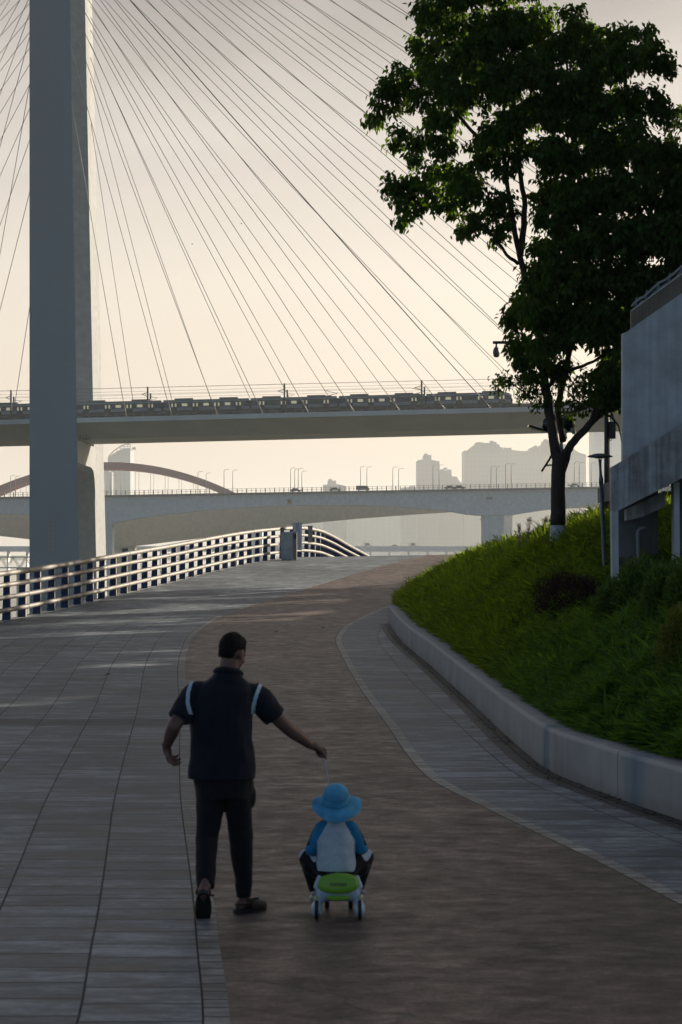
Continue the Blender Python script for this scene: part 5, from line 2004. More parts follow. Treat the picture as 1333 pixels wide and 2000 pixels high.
def hand(m, wrist, d, nrm, thumb_side, curl, s=1.0, tcurl=0.5):
    """palm and five bent fingers. d: wrist to knuckles, nrm: out of the palm, thumb_side: +1 / -1"""
    w, d, nrm = Vector(wrist), Vector(d).normalized(), Vector(nrm).normalized()
    nrm = (nrm - d * nrm.dot(d)).normalized()
    sd = d.cross(nrm).normalized() * thumb_side
    m.limb(w - d * 0.02 * s, w + d * 0.03 * s + sd * 0.008 * s, 0.026 * s, 0.027 * s)
    for o_ in (-0.022, -0.004, 0.014, 0.028):
        m.limb(w + d * 0.02 * s + sd * o_ * 0.6 * s, w + d * 0.082 * s + sd * o_ * s, 0.019 * s, 0.0145 * s)
    for i, (o_, ln) in enumerate(((0.032, 0.070), (0.011, 0.078), (-0.011, 0.073), (-0.031, 0.058))):
        p = w + d * (0.086 - 0.004 * abs(i - 1)) * s + sd * o_ * s
        ang = 0
        for j, fr in enumerate((0.42, 0.32, 0.26)):
            ang += curl[j] * (1 + 0.12 * i)
            q = d * math.cos(ang) + nrm * math.sin(ang)
            p2 = p + q * ln * fr * s
            m.limb(p, p2, (0.0105 - 0.0009 * j - 0.0008 * (i == 3)) * s, (0.0098 - 0.0009 * j - 0.0008 * (i == 3)) * s, 10)
            p = p2
    p = w + d * 0.025 * s + sd * 0.024 * s
    q = (d * 0.65 + sd * 0.75 + nrm * 0.25).normalized()
    for j, ln in enumerate((0.042, 0.030, 0.024)):
        p2 = p + q * ln * s
        m.limb(p, p2, (0.0145 - 0.002 * j) * s, (0.0125 - 0.002 * j) * s, 10)
        p = p2
        q = (q + (nrm * 0.6 + d * 0.35 - sd * 0.25) * tcurl).normalized()


MX, MY = (440 - U0) / F * 14.77, 14.77
MZ = float(G(MX, MY))
MAN = thing('person', 'man in navy polo shirt with pale shoulder stripes walking away, holding a cord', 'person', (MX, MY, MZ))

# head frame: turned to the right and bowed
HM = Matrix.Translation((0.045, 0.012, 1.592)) @ Euler((math.radians(-20), math.radians(4), math.radians(-32)), 'XYZ').to_matrix().to_4x4()
hr = Euler((math.radians(-20), math.radians(4), math.radians(-32)), 'XYZ')
hp_ = lambda x, y, z: HM @ Vector((x, y, z))
m = MB()
m.ball(hp_(0, 0.0, 0.0), (0.076, 0.094, 0.097), hr, 20)               # skull
m.ball(hp_(0, 0.040, -0.055), (0.060, 0.058, 0.075), hr, 18)          # face and jaw
m.ball(hp_(0, 0.062, -0.105), (0.030, 0.026, 0.022), hr, 12)          # chin
m.ball(hp_(0, 0.099, -0.045), (0.013, 0.018, 0.022), hr, 10)          # nose
m.ball(hp_(0, 0.094, -0.082), (0.024, 0.011, 0.007), hr, 10)          # lips
m.ball(hp_(0, 0.092, -0.092), (0.020, 0.010, 0.007), hr, 10)
for s in (-1, 1):
    m.ball(hp_(0.030 * s, 0.080, -0.006), (0.022, 0.014, 0.009), hr, 10)      # brow
    m.ball(hp_(0.030 * s, 0.082, -0.020), (0.012, 0.010, 0.008), hr, 10)      # eye
    m.ball(hp_(0.040 * s, 0.066, -0.050), (0.022, 0.022, 0.020), hr, 10)      # cheek
    m.ball(hp_(0.079 * s, -0.004, -0.030), (0.010, 0.020, 0.032), hr, 12)     # ear
    m.ball(hp_(0.080 * s, -0.002, -0.052), (0.008, 0.010, 0.012), hr, 8)
m.limb((0.008, -0.005, 1.36), (0.030, -0.004, 1.525), 0.068, 0.060)           # neck
m.limb((-0.155, 0, 1.325), (0.158, 0.005, 1.315), 0.050, 0.050)
ringloft(m, [(-0.012, 0, 0.80, 0.15, 0.11), (-0.012, 0, 0.92, 0.165, 0.12), (-0.014, 0, 1.06, 0.155, 0.115), (-0.012, 0, 1.20, 0.170, 0.118), (-0.003, 0, 1.32, 0.165, 0.095), (0.004, 0, 1.40, 0.09, 0.07)])
# left arm hangs a little back, forearm forward
LSH, LEL, LWR = Vector((-0.185, -0.012, 1.31)), Vector((-0.300, -0.110, 1.135)), Vector((-0.352, 0.005, 1.005))
m.limb(LSH, LEL, 0.052, 0.042)
m.limb(LEL, LEL.lerp(LWR, 0.35), 0.042, 0.042)
m.limb(LEL.lerp(LWR, 0.3), LWR, 0.042, 0.027)
hand(m, LWR, (0.05, 0.10, -0.22), (1.0, -0.15, 0.12), 1, (0.55, 0.6, 0.4), 0.98, 0.35)
# right arm reaches out and down to the cord
RSH, REL, RWR = Vector((0.190, 0.012, 1.30)), Vector((0.375, 0.085, 1.112)), Vector((0.512, 0.195, 1.000))
m.limb(RSH, REL, 0.052, 0.043)
m.limb(REL, REL.lerp(RWR, 0.35), 0.043, 0.043)
m.limb(REL.lerp(RWR, 0.3), RWR, 0.043, 0.028)
hand(m, RWR, (0.14, 0.06, -0.055), (-0.30, -0.1, -1.0), -1, (0.95, 1.15, 0.8), 1.02, 0.8)
# legs
for hip, knee, ank, r_ in (((-0.086, 0, 0.80), (-0.108, -0.033, 0.460), (-0.106, -0.258, 0.185), 1), ((0.078, 0, 0.80), (0.093, 0.05, 0.46), (0.107, 0.058, 0.085), 1)):
    hip, knee, ank = Vector(hip), Vector(knee), Vector(ank)
    m.limb(hip, knee, 0.070, 0.046)
    m.limb(knee, knee.lerp(ank, 0.35), 0.046, 0.042)
    m.limb(knee.lerp(ank, 0.3), ank, 0.042, 0.034)
# feet: left heel lifted, right one flat and turned out
m.ball((-0.112, -0.305, 0.172), (0.036, 0.036, 0.042), None, 14)
m.limb((-0.112, -0.285, 0.150), (-0.120, -0.180, 0.045), 0.034, 0.029, flat=0.9)
for i in range(5):
    x = -0.155 + i * 0.017
    m.limb((x, -0.175, 0.038), (x - 0.002, -0.135 - 0.006 * abs(i - 3), 0.022), 0.013, 0.010, 8)
m.ball((0.092, 0.030, 0.050), (0.035, 0.040, 0.036), None, 14)
m.limb((0.10, 0.05, 0.06), (0.185, 0.165, 0.040), 0.036, 0.028, flat=0.9)
for i in range(5):
    c0 = Vector((0.185, 0.165, 0.038)) + Vector((0.8, -0.6, 0)) * (0.016 * (i - 2))
    m.limb(c0, c0 + Vector((0.6, 0.8, -0.1)) * (0.045 - 0.004 * i), 0.013, 0.010, 8)
skinned('body', m, 0.0045, SKIN, MAN, 4)

# short hair: a close cap over the skull, cut away from the face and ears
m = MB()
m.ball(hp_(0, -0.007, 0.010), (0.0775, 0.0935, 0.0915), hr, 26)
m.ball(hp_(0, 0.035, 0.055), (0.058, 0.048, 0.043), hr, 16)
m.ball(hp_(0, -0.036, -0.030), (0.062, 0.058, 0.050), hr, 20)
skinned('hair', m, 0.0045, HAIR, MAN, 6, None, (0.003, (45, 45, 45)))

m = MB()
ringloft(m, [(-0.022, -0.005, 0.815, 0.206, 0.150), (-0.020, -0.005, 0.88, 0.202, 0.150), (-0.016, -0.004, 0.95, 0.194, 0.148), (-0.024, -0.003, 1.06, 0.186, 0.142), (-0.022, -0.002, 1.18, 0.190, 0.142),
             (-0.012, 0, 1.27, 0.196, 0.138), (-0.004, 0, 1.335, 0.190, 0.122), (0.003, 0, 1.385, 0.150, 0.100), (0.012, -0.002, 1.425, 0.098, 0.086), (0.018, -0.003, 1.455, 0.080, 0.080)])
m.limb((-0.165, 0, 1.335), (0.17, 0.005, 1.322), 0.068, 0.068)
m.tube([(-0.15, 0, 1.35), (-0.20, -0.015, 1.30), (-0.245, -0.06, 1.225), (-0.272, -0.085, 1.178)], [0.070, 0.076, 0.073, 0.072], 18)
m.tube([(0.15, 0.005, 1.335), (0.205, 0.018, 1.29), (0.258, 0.040, 1.225), (0.298, 0.056, 1.178)], [0.074, 0.079, 0.074, 0.073], 18)
rng2 = np.random.default_rng(3)


def shirt_pick(c):
    x, y, z = c[:, 0], c[:, 1], c[:, 2]
    # a band along each armhole seam
    cl = -0.196 - 0.022 * np.sin(np.clip((z - 1.20) / 0.21, 0, 1) * math.pi)
    l_ = (np.abs(x - cl) < 0.0112) & (z > 1.205) & (z < 1.45)
    cr = 0.172 + 0.048 * np.clip((z - 1.22) / 0.17, 0, 1.2) ** 1.7
    r_ = (np.abs(x - cr) < 0.0112) & (z > 1.205) & (z < 1.45)
    return (l_ | r_)


skinned('shirt', m, 0.0055, [NAVY, STRIPE], MAN, 5, shirt_pick, (0.008, (9, 9, 4.5)))
m = MB()
n = 28
for i in range(n):     # collar
    pass
ring = []
for k_ in range(25):
    a = 2 * math.pi * k_ / 24
    ring.append((0.020 + 0.078 * math.cos(a), -0.003 + 0.078 * math.sin(a), 1.450 - 0.016 * math.sin(a) - 0.006 * math.cos(a)))
m.tube(ring, 0.016, 10)
ring2 = [(0.020 + (x - 0.020) * 0.93, -0.003 + (y + 0.003) * 0.93, z + 0.014) for x, y, z in ring]
m.tube(ring2, 0.010, 10)
skinned('collar', m, 0.005, NAVY, MAN, 4)

m = MB()
ringloft(m, [(-0.010, 0, 0.70, 0.158, 0.12), (-0.012, 0, 0.78, 0.176, 0.135), (-0.014, 0, 0.86, 0.180, 0.140), (-0.014, 0, 0.95, 0.165, 0.128)])
m.tube([(-0.086, 0, 0.80), (-0.087, 0.0, 0.66), (-0.098, -0.015, 0.55), (-0.108, -0.035, 0.455), (-0.108, -0.10, 0.35), (-0.104, -0.18, 0.255), (-0.104, -0.228, 0.190)], [0.096, 0.088, 0.077, 0.069, 0.066, 0.056, 0.053], 18)
m.tube([(0.078, 0, 0.80), (0.080, 0.02, 0.66), (0.086, 0.04, 0.55), (0.094, 0.05, 0.45), (0.101, 0.052, 0.33), (0.107, 0.055, 0.20), (0.109, 0.058, 0.090)], [0.098, 0.086, 0.077, 0.073, 0.066, 0.052, 0.047], 18)
m.ball((0.165, 0.03, 0.70), (0.022, 0.05, 0.07), None, 12)
skinned('trousers', m, 0.0065, BLACKC, MAN, 5, None, (0.006, (8, 8, 9)))


def sandal(M):
    """closed-toe sandal, heel at the origin, toe along +y"""
    m = MB()
    out = [(-0.030, -0.01), (-0.036, 0.03), (-0.036, 0.10), (-0.047, 0.18), (-0.042, 0.235), (-0.015, 0.262), (0.018, 0.258), (0.042, 0.225), (0.047, 0.17), (0.036, 0.10), (0.036, 0.03), (0.028, -0.012), (0, -0.024)]
    m.prism([M @ Vector((x, y, 0)) for x, y in out], (M.to_3x3() @ Vector((0, 0, 0.024))))
    top = MB()
    n = 14
    for i in range(n + 1):
        a = math.pi * i / n
        for y, w, h in ((0.085, 0.042, 0.068), (0.12, 0.048, 0.066), (0.17, 0.050, 0.052), (0.215, 0.046, 0.040), (0.25, 0.028, 0.030)):
            top.v.append(tuple(M @ Vector((w * math.cos(a), y, 0.02 + h * math.sin(a) ** 0.8))))
    for i in range(n):
        for j in range(4):
            top.f.append((i * 5 + j, (i + 1) * 5 + j, (i + 1) * 5 + j + 1, i * 5 + j + 1))
            top.m.append(1)
            top.sm.append(True)
    off = len(m.v)
    m.v += top.v
    m.f += [tuple(q + off for q in f) for f in top.f]
    m.m += top.m
    m.sm += top.sm
    # heel strap and buckle tongue
    pts = [M @ Vector((0.040 * math.sin(a) * 1.0, 0.055 - 0.062 * math.cos(a), 0.055 + 0.004 * abs(math.sin(a)))) for a in np.linspace(-1.9, 1.9, 15)]
    m.tube(pts, 0.006, 6, 1)
    m.bar(M @ Vector((0.030, 0.11, 0.082)), M @ Vector((0.062, 0.12, 0.084)), 0.02, 0.012, 1)
    m.build('sandal', [SOLE, SANDAL], MAN)


sandal(Matrix.Translation((-0.112, -0.338, 0.160)) @ Euler((math.radians(-44), 0, math.radians(3)), 'XYZ').to_matrix().to_4x4())
sandal(Matrix.Translation((0.078, 0.0, 0.001)) @ Euler((0, 0, math.radians(-36)), 'XYZ').to_matrix().to_4x4())

# ------------------------------------------------------------------ ride-on toy
CY = 14.55
CX = (661 - U0) / F * CY
CZ = float(G(CX, CY))
GREENP = plain('green_plastic', (0.20, 0.42, 0.025), 0.35, 0.08, 5.0)
WHITEB = plain('pale_blue_plastic', (0.46, 0.56, 0.68), 0.35, 0.06, 5.0)
YELP = plain('pale_yellow_plastic', (0.62, 0.60, 0.30), 0.35, 0.06, 5.0)
GREYB = plain('grey_plastic', (0.36, 0.37, 0.38), 0.35, 0.08, 5.0)
TYRE = plain('tyre_rubber', (0.015, 0.015, 0.016), 0.7, 0.2, 10.0)
TOY = thing('ride_on_toy', 'green and pale blue ride-on toy scooter carrying the child', 'ride-on toy', (CX, CY, CZ))
m = MB()
m.ball((0, 0.26, 0.165), (0.118, 0.31, 0.062), None, 24)
m.ball((0, 0.03, 0.168), (0.138, 0.075, 0.066), None, 24)
m.limb((-0.085, 0.02, 0.150), (0.085, 0.02, 0.150), 0.046, 0.046)
m.limb((-0.125, 0.02, 0.19), (-0.112, 0.03, 0.245), 0.022, 0.014)
m.limb((0.125, 0.02, 0.19), (0.112, 0.03, 0.245), 0.022, 0.014)
m.limb((-0.10, 0.02, 0.135), (-0.128, 0.01, 0.085), 0.030, 0.026)
m.limb((0.10, 0.02, 0.135), (0.128, 0.01, 0.085), 0.030, 0.026)
m.ball((-0.128, 0.0, 0.060), (0.034, 0.062, 0.049), None, 18)
m.ball((0.128, 0.0, 0.060), (0.034, 0.062, 0.049), None, 18)
m.ball((0, 0.46, 0.17), (0.075, 0.10, 0.06), None, 18)
m.limb((0, 0.46, 0.16), (0, 0.46, 0.28), 0.035, 0.028)
skinned('body', m, 0.006, WHITEB, TOY, 5)


def panel(pts, y, th, dome, lean=0.0):
    m = MB()
    n = len(pts)
    cx = sum(p[0] for p in pts) / n
    cz = sum(p[1] for p in pts) / n
    rings = [(1.0, th), (1.0, 0.0), (0.96, -dome * 0.45), (0.86, -dome * 0.8), (0.55, -dome)]
    for s, dy in rings:
        for x, z in pts:
            zz = cz + (z - cz) * s
            m.v.append((cx + (x - cx) * s, y + dy + lean * (zz - 0.2), zz))
    for i in range(len(rings) - 1):
        for k_ in range(n):
            k2 = (k_ + 1) % n
            m.f.append((i * n + k_, i * n + k2, (i + 1) * n + k2, (i + 1) * n + k_))
    m.f.append(tuple(range((len(rings) - 1) * n, len(rings) * n)))
    m.f.append(tuple(range(n - 1, -1, -1)))
    m.m = [0] * len(m.f)
    m.sm = [True] * len(m.f)
    return m


pts = [(-0.117, 0.236), (-0.098, 0.254), (-0.05, 0.269), (0, 0.274), (0.05, 0.271), (0.098, 0.259), (0.117, 0.242), (0.121, 0.205), (0.106, 0.181), (0.06, 0.164), (0, 0.159), (-0.06, 0.163), (-0.106, 0.178), (-0.121, 0.198)]
panel(pts, -0.050, 0.05, 0.018, 0.16).build('seat_back', GREENP, TOY)
m = MB()
m.ball((0, 0.16, 0.222), (0.105, 0.17, 0.030), None, 20)
m.build('seat', GREENP, TOY)
pts = [(-0.072, 0.143), (-0.03, 0.147), (0.03, 0.147), (0.072, 0.143), (0.062, 0.122), (0.025, 0.116), (-0.025, 0.116), (-0.062, 0.122)]
panel(pts, -0.040, 0.05, 0.008).build('bumper', GREENP, TOY)
for s, dz in ((-1, -0.003), (1, 0.006)):
    m = MB()
    m.ball((0.146 * s, 0.03, 0.152 + dz), (0.019, 0.022, 0.014), None, 14)
    m.limb((0.146 * s, 0.03, 0.152 + dz), (0.10 * s, 0.03, 0.155), 0.008, 0.008, 8)
    m.build('knob', GREYB, TOY)
    m = MB()
    m.ball((0.132 * s, -0.008, 0.126 + dz * 0.6), (0.014, 0.016, 0.019), Euler((0, 0.5 * s, 0)), 14)
    m.build('reflector', YELP, TOY)
for x, y, r_, w in ((-0.128, -0.012, 0.058, 0.011), (0.128, -0.012, 0.058, 0.011), (-0.068, 0.44, 0.048, 0.013), (0.075, 0.44, 0.048, 0.013)):
    m = MB()
    m.lathe((x, y, r_), [(r_ * 0.55, -w), (r_ * 0.9, -w), (r_, -w * 0.5), (r_, w * 0.5), (r_ * 0.9, w), (r_ * 0.55, w)], 26, axis='x')
    wl = m.build('wheel', TYRE, TOY)
    m = MB()
    m.lathe((x, y, r_), [(r_ * 0.5, -w * 1.15), (r_ * 0.5, w * 1.15)], 18, axis='x')
    m.build('hub', GREYB, wl)
    if y > 0.2:
        m = MB()
        m.limb((x, y, 0.10), (x * 0.9, y, 0.15), 0.016, 0.016, 10)
        m.build('fork', TYRE, TOY)
m = MB()
m.ball((0, 0.42, 0.080), (0.055, 0.05, 0.034), None, 18)
m.build('caster_cover', GREENP, TOY)
m = MB()
m.tube([(0.085 * math.cos(a), 0.46 + 0.05 * math.sin(a), 0.31 + 0.05 * math.sin(a)) for a in np.linspace(0, 2 * math.pi, 25)], 0.012, 8)
m.limb((0, 0.46, 0.26), (0, 0.46, 0.31), 0.016, 0.016, 8)
m.limb((-0.08, 0.46, 0.31), (0.08, 0.46, 0.31), 0.011, 0.011, 8)
m.build('steering_wheel', GREENP, TOY)
cu = bpy.data.curves.new('lettering', 'FONT')
cu.body = 'COOGHI'
cu.size = 0.0245
cu.align_x = 'CENTER'
cu.align_y = 'CENTER'
cu.extrude = 0.0008
cu.offset = 0.0006
tmp = bpy.data.objects.new('lettering', cu)
COL.objects.link(tmp)
bpy.context.view_layer.update()
me = bpy.data.meshes.new_from_object(tmp.evaluated_get(bpy.context.evaluated_depsgraph_get()))
bpy.data.objects.remove(tmp)
me.materials.clear()
me.materials.append(plain('dark_lettering', (0.02, 0.04, 0.015), 0.5, 0.1, 5.0))
o = link('lettering', me, TOY)
o.location = (0, -0.0672, 0.214)
o.rotation_euler = (math.radians(90 - 9), 0, 0)

# ------------------------------------------------------------------ child
AZURE = cloth('azure_cloth', (0.022, 0.21, 0.40), 0.15)
AZURE2 = cloth('hat_cloth', (0.085, 0.34, 0.56), 0.28)
GREYT = cloth('pale_grey_cloth', (0.47, 0.54, 0.60), 0.1)
KX = (657 - U0) / F * 14.62
KID = thing('person', 'small child in blue sun hat and blue-sleeved pale shirt sitting on the toy', 'person', (KX, 14.62, CZ))
m = MB()
ringloft(m, [(0, 0.07, 0.262, 0.085, 0.075), (0, 0.07, 0.36, 0.088, 0.075), (0, 0.07, 0.46, 0.090, 0.070), (0, 0.07, 0.535, 0.075, 0.055), (0, 0.07, 0.565, 0.035, 0.035)])
m.limb((0, 0.07, 0.54), (0, 0.075, 0.62), 0.036, 0.034)
m.ball((0, 0.085, 0.672), (0.078, 0.088, 0.090), None, 18)
m.ball((0, 0.125, 0.640), (0.055, 0.050, 0.050), None, 14)
m.ball((0, 0.180, 0.652), (0.010, 0.012, 0.010), None, 8)
m.ball((0, 0.172, 0.628), (0.018, 0.008, 0.006), None, 8)
for s in (-1, 1):
    m.ball((0.026 * s, 0.166, 0.670), (0.011, 0.008, 0.007), None, 8)
    m.ball((0.079 * s, 0.08, 0.655), (0.009, 0.016, 0.024), None, 10)
    el = Vector((0.150 if s > 0 else -0.140, 0.10, 0.395 if s > 0 else 0.385))
    wr = Vector((0.085 * s, 0.30, 0.345))
    m.limb((0.085 * s, 0.07, 0.525), el, 0.034, 0.029)
    m.limb(el, wr, 0.029, 0.021)
    hand(m, wr, (-0.1 * s, 0.9, 0.0), (0, 0, -1), -s if s > 0 else -s, (0.7, 0.8, 0.6), 0.55, 0.5)
    m.limb((0.058 * s, 0.08, 0.290), (0.172 * s, 0.20, 0.340), 0.055, 0.044)
    m.limb((0.172 * s, 0.20, 0.340), (0.125 * s, 0.30, 0.11), 0.044, 0.030)
    m.limb((0.125 * s, 0.28, 0.085), (0.135 * s, 0.40, 0.065), 0.028, 0.026)
skinned('body', m, 0.006, SKIN, KID, 3)
m = MB()
ringloft(m, [(0, 0.07, 0.272, 0.116, 0.100), (0, 0.072, 0.30, 0.120, 0.102), (0, 0.07, 0.36, 0.116, 0.096), (0, 0.068, 0.44, 0.110, 0.088), (0, 0.068, 0.51, 0.098, 0.074), (0, 0.07, 0.555, 0.066, 0.054), (0, 0.07, 0.585, 0.043, 0.043)])
m.limb((-0.075, 0.07, 0.525), (0.078, 0.07, 0.525), 0.044, 0.044)
m.limb((-0.088, 0.07, 0.52), (-0.146, 0.095, 0.395), 0.043, 0.041)
m.limb((-0.146, 0.095, 0.395), (-0.090, 0.27, 0.35), 0.040, 0.030)
m.limb((0.090, 0.07, 0.52), (0.150, 0.095, 0.405), 0.043, 0.042)
m.limb((0.150, 0.095, 0.405), (0.092, 0.27, 0.355), 0.040, 0.030)


def kid_pick(c):
    x, y, z = np.abs(c[:, 0]), c[:, 1], c[:, 2]
    edge = 0.052 + 0.062 * np.clip((0.56 - z) / 0.11, 0, 1)
    sl = (x > edge) & (z > 0.335) | (y > 0.18)
    piping = (x > edge) & (y > 0.062) & (y < 0.088) & (z > 0.42)
    return np.where(piping, 2, np.where(sl, 1, 0))


skinned('shirt', m, 0.005, [GREYT, AZURE, BLACKC], KID, 4, kid_pick, (0.006, (14, 14, 16)))
m = MB()
ringloft(m, [(0, 0.08, 0.252, 0.10, 0.09), (0, 0.08, 0.30, 0.108, 0.092), (0, 0.08, 0.33, 0.10, 0.085)])
for s in (-1, 1):
    m.limb((0.060 * s, 0.08, 0.285), (0.176 * s, 0.20, 0.335), 0.064, 0.052)
    m.limb((0.176 * s, 0.20, 0.335), (0.128 * s, 0.285, 0.135), 0.052, 0.040)
    m.limb((0.150 * s, 0.16, 0.28), (0.10 * s, 0.14, 0.25), 0.05, 0.05)
skinned('trousers', m, 0.006, [BLACKC, GREYT], KID, 4, lambda c: (np.abs(c[:, 0]) > 0.118) & (c[:, 2] > 0.350 + 0.03 * np.sin(c[:, 0] * 60)))
for s in (-1, 1):
    m = MB()
    m.limb((0.125 * s, 0.27, 0.078), (0.135 * s, 0.40, 0.060), 0.034, 0.032, flat=0.85)
    m.build('shoe', GREYB, KID)
# sun hat: crown and a wavy drooping brim, tipped back
hm = Matrix.Translation((0.0, 0.055, 0.692)) @ Euler((math.radians(27), math.radians(-3), 0), 'XYZ').to_matrix().to_4x4()
prof = [(0.006, 0.098), (0.030, 0.096), (0.055, 0.086), (0.071, 0.066), (0.078, 0.036), (0.081, 0.0), (0.084, -0.012), (0.104, -0.020), (0.126, -0.030), (0.148, -0.046), (0.150, -0.051), (0.147, -0.053), (0.124, -0.037), (0.102, -0.026), (0.080, -0.018), (0.076, 0.0), (0.072, 0.035), (0.05, 0.08), (0.006, 0.09)]
m = MB()
n = 56
for r_, h in prof:
    for k_ in range(n):
        a = 2 * math.pi * k_ / n
        w = max(0, (r_ - 0.085) / 0.065)
        rr_ = r_ * (1 + 0.035 * w * math.sin(3 * a + 0.6) + (0.006 * math.sin(16 * a) if r_ < 0.09 else 0))
        hh = h + w * (0.009 * math.sin(2 * a + 0.9) + 0.005 * math.sin(5 * a) + 0.020 * max(0, math.cos(a - 2.6)))
        m.v.append(tuple(hm @ Vector((rr_ * math.cos(a), rr_ * math.sin(a), hh))))
for i in range(len(prof) - 1):
    for k_ in range(n):
        k2 = (k_ + 1) % n
        m.f.append((i * n + k_, (i + 1) * n + k_, (i + 1) * n + k2, i * n + k2))
m.f.append(tuple(range(n)))
m.m = [0] * len(m.f)
m.sm = [True] * len(m.f)
hat = m.build('sun_hat', AZURE2, KID)
m = MB()
m.tube([hm @ Vector((0.0825 * math.cos(a), 0.0825 * math.sin(a), -0.006)) for a in np.linspace(0, 2 * math.pi, 41)], 0.0035, 6)
m.tube([hm @ Vector((0.0775 * math.cos(a), 0.0775 * math.sin(a), 0.040)) for a in np.linspace(0, 2 * math.pi, 41)], 0.0022, 6)
m.build('seam', AZURE, hat)

# cord from the man's hand to the front of the toy
CORD = plain('pale_cord', (0.50, 0.48, 0.55), 0.7, 0.1, 20.0)
hd = Vector((MX, MY, MZ)) + Vector((0.590, 0.225, 0.945))
te = Vector((CX, CY, CZ)) + Vector((0.0, 0.53, 0.20))
pts = []
for t in np.linspace(0, 1, 14):
    p = hd.lerp(te, float(t))
    p.z -= 0.05 * math.sin(math.pi * t)
    p.x += 0.02 * math.sin(math.pi * t)
    pts.append(p)
pts = [hd + Vector((-0.02, 0.0, 0.03))] + pts
m = MB()
m.tube(pts, 0.0042, 8)
tag(m.build('pull_cord', CORD), "thin pale cord from the man's hand down behind the child's hat", 'cord')

# scraps on the ground
m = MB()
p = Vector(P(1308, 1588, 20.3))
p.z = float(G(p.x, p.y)) + 0.006
m.add([p + Vector(q) for q in ((-0.05, 0, 0), (0.0, -0.03, 0.004), (0.05, 0.01, 0.0), (0.045, 0.05, 0.035), (-0.01, 0.04, 0.012))], [(0, 1, 2, 4), (4, 2, 3)])
m.add([q - Vector((0, 0, 0.003)) for q in map(Vector, m.v[:5])], [(4, 2, 1, 0), (3, 2, 4)])
tag(m.build('paper_scrap', PALE), 'small white paper scrap lying in the dark gutter at the right', 'litter')
DRY = plain('dry_leaf_brown', (0.02, 0.016, 0.012), 0.8, 0.3, 20.0)


def dgnd(v, x_u):
    lo, hi = 8.0, 96.0
    for _ in range(50):
        mid = (lo + hi) / 2
        x = (x_u - U0) / F * mid
        if VH - float(G(x, mid)) / mid * F > v:
            lo = mid
        else:
            hi = mid
    return lo


for u, v, lab in ((210, 1319, 'dark dry leaf standing on the grey paving left of the man'), (632, 1227, 'dark dry leaf on the brown path near its far bend'), (540, 1235, 'thin dark twig leaf on the brown path above the man')):
    d = dgnd(v, u)
    p = Vector(P(u, v, d))
    p.z = float(G(p.x, p.y)) + 0.004
    m = MB()
    s = 0.05
    m.add([p + Vector(q) * s for q in ((-1.2, 0, 0), (-0.2, -0.6, 0.1), (1.2, -0.1, 0.5), (0.1, 0.7, 0.6), (0.0, 0.0, 0.25))], [(0, 1, 4), (1, 2, 4), (2, 3, 4), (3, 0, 4)])
    tag(m.build('dry_leaf', DRY), lab, 'dry leaf', 'dry leaves on the ground')

# ------------------------------------------------------------------ light, sky, haze, camera
SUN_AZ, SUN_EL = math.radians(50), math.radians(15)
sd = Vector((math.sin(SUN_AZ) * math.cos(SUN_EL), math.cos(SUN_AZ) * math.cos(SUN_EL), math.sin(SUN_EL)))
ld = bpy.data.lights.new('sun', 'SUN')
ld.energy = 4.1
ld.angle = math.radians(0.6)
ld.color = (1.0, 0.86, 0.68)
so = link('sun', ld)
so.rotation_euler = (-sd).to_track_quat('-Z', 'Y').to_euler()
so.location = sd * 300

world = bpy.data.worlds.new('World')
scene.world = world
world.use_nodes = True
nt = world.node_tree
bg = nt.nodes['Background']
sky = N(nt, 'ShaderNodeTexSky')
sky.sky_type = 'NISHITA'
sky.sun_disc = False
sky.sun_elevation = SUN_EL
sky.sun_rotation = SUN_AZ
sky.altitude = 200
sky.air_density = 1.0
sky.dust_density = 5.0
sky.ozone_density = 1.0
# soft high cloud
tc = N(nt, 'ShaderNodeTexCoord')
mp = N(nt, 'ShaderNodeMapping')
mp.inputs['Scale'].default_value = (3.0, 3.0, 9.0)
L(nt, tc.outputs['Generated'], mp.inputs['Vector'])
cn = noise(nt, mp.outputs[0], 1.6, 5.0, 0.5, 0.3)
sp = N(nt, 'ShaderNodeSeparateXYZ')
L(nt, tc.outputs['Generated'], sp.inputs[0])
hi_ = ramp(nt, sp.outputs[2], [(0.11, (0, 0, 0)), (0.25, (1, 1, 1))])
cl = ramp(nt, cn, [(0.34, (0.45, 0.45, 0.45)), (0.60, (1, 1, 1))])
veil = ramp(nt, sp.outputs[2], [(0.22, (0, 0, 0)), (0.55, (1, 1, 1))])
cf = math_node(nt, 'MAXIMUM', math_node(nt, 'MULTIPLY', math_node(nt, 'MULTIPLY', cl, hi_), 0.95), math_node(nt, 'MULTIPLY', veil, 0.95))
hz = N(nt, 'ShaderNodeHueSaturation')
hz.inputs['Saturation'].default_value = 0.9
L(nt, sky.outputs[0], hz.inputs['Color'])
front = math_node(nt, 'MULTIPLY', math_node(nt, 'MULTIPLY', sp.outputs[1], 1.3, True), 0.68)
thin = mixc(nt, front, hz.outputs[0], (3.75, 3.36, 2.86))       # thin even veil of cloud ahead
grey = N(nt, 'ShaderNodeHueSaturation')
grey.inputs['Saturation'].default_value = 0.75
grey.inputs['Value'].default_value = 0.33
L(nt, thin, grey.inputs['Color'])
both = mixc(nt, cf, thin, grey.outputs[0])
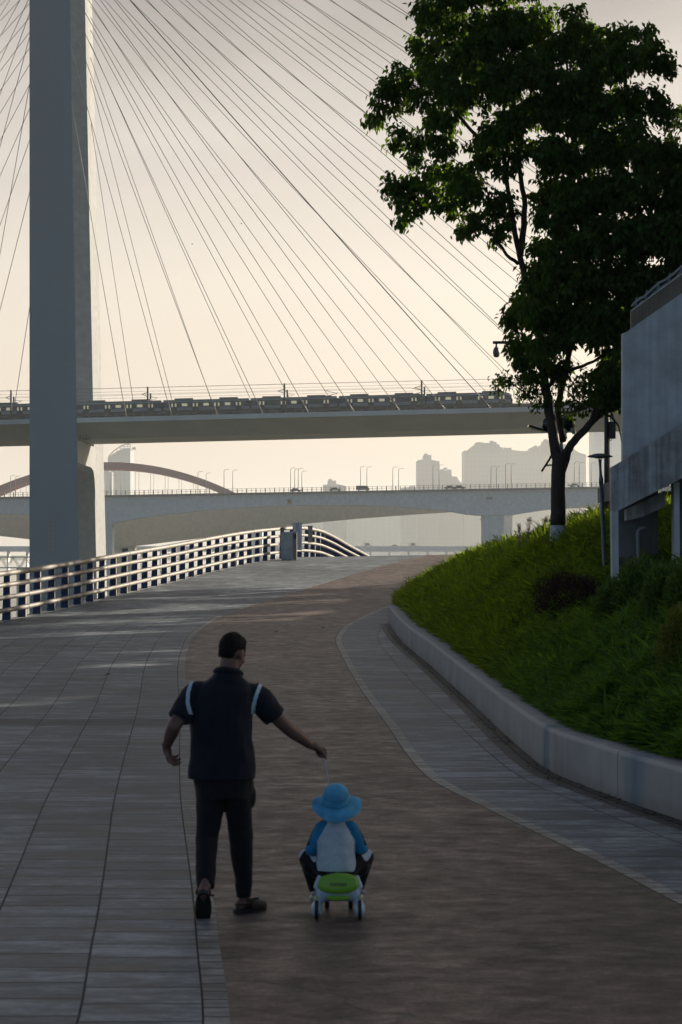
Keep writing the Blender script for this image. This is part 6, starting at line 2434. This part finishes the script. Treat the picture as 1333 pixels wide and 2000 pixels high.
east = ramp(nt, math_node(nt, 'MULTIPLY', math_node(nt, 'SUBTRACT', 0.35, sp.outputs[1]), 1.1), [(0.0, (1.0, 0.955, 0.955)), (1.0, (0.68, 0.84, 1.06))])
L(nt, mixc(nt, 1.0, both, east, 'MULTIPLY'), bg.inputs['Color'])
bg.inputs['Strength'].default_value = 0.10

HAZE = bpy.data.materials.new('haze_air')
HAZE.use_nodes = True
nt = HAZE.node_tree
nt.nodes.remove(nt.nodes['Principled BSDF'])
pv = N(nt, 'ShaderNodeVolumePrincipled')
pv.inputs['Color'].default_value = (0.87, 0.95, 1.0, 1)
pv.inputs['Density'].default_value = 0.000085
pv.inputs['Anisotropy'].default_value = 0.35
L(nt, pv.outputs[0], nt.nodes['Material Output'].inputs['Volume'])
m = MB()
m.box(-2000, 2500, -300, 6500, -15.5, 175)
hz_o = m.build('haze', HAZE)
tag(hz_o, kind='stuff')
# keep the wide setting sheets inside the air box
cam = bpy.data.cameras.new('camera')
cam.sensor_fit = 'VERTICAL'
cam.sensor_height = 36.0
cam.sensor_width = 24.0
cam.lens = F / 2000.0 * 36.0
cam.shift_y = (VH - 1000.0) / 2000.0
cam.clip_start = 0.5
cam.clip_end = 12000
cam.dof.use_dof = True
cam.dof.focus_distance = 75.0
cam.dof.aperture_fstop = 9.0
co_ = link('camera', cam)
co_.location = (0, 0, 0)
co_.rotation_euler = (math.radians(90), 0, 0)
scene.camera = co_
scene.view_settings.view_transform = 'Standard'
scene.view_settings.look = 'None'
scene.view_settings.exposure = 1.22
scene.view_settings.gamma = 1.0
scene.cycles.use_denoising = True
scene.cycles.denoiser = 'OPENIMAGEDENOISE'
scene.cycles.denoising_input_passes = 'RGB_ALBEDO_NORMAL'
scene.cycles.denoising_prefilter = 'ACCURATE'
scene.cycles.volume_bounces = 1
scene.cycles.max_bounces = 8
scene.cycles.transparent_max_bounces = 8
scene.cycles.sample_clamp_indirect = 8.0
scene.cycles.caustics_reflective = False
scene.cycles.caustics_refractive = False
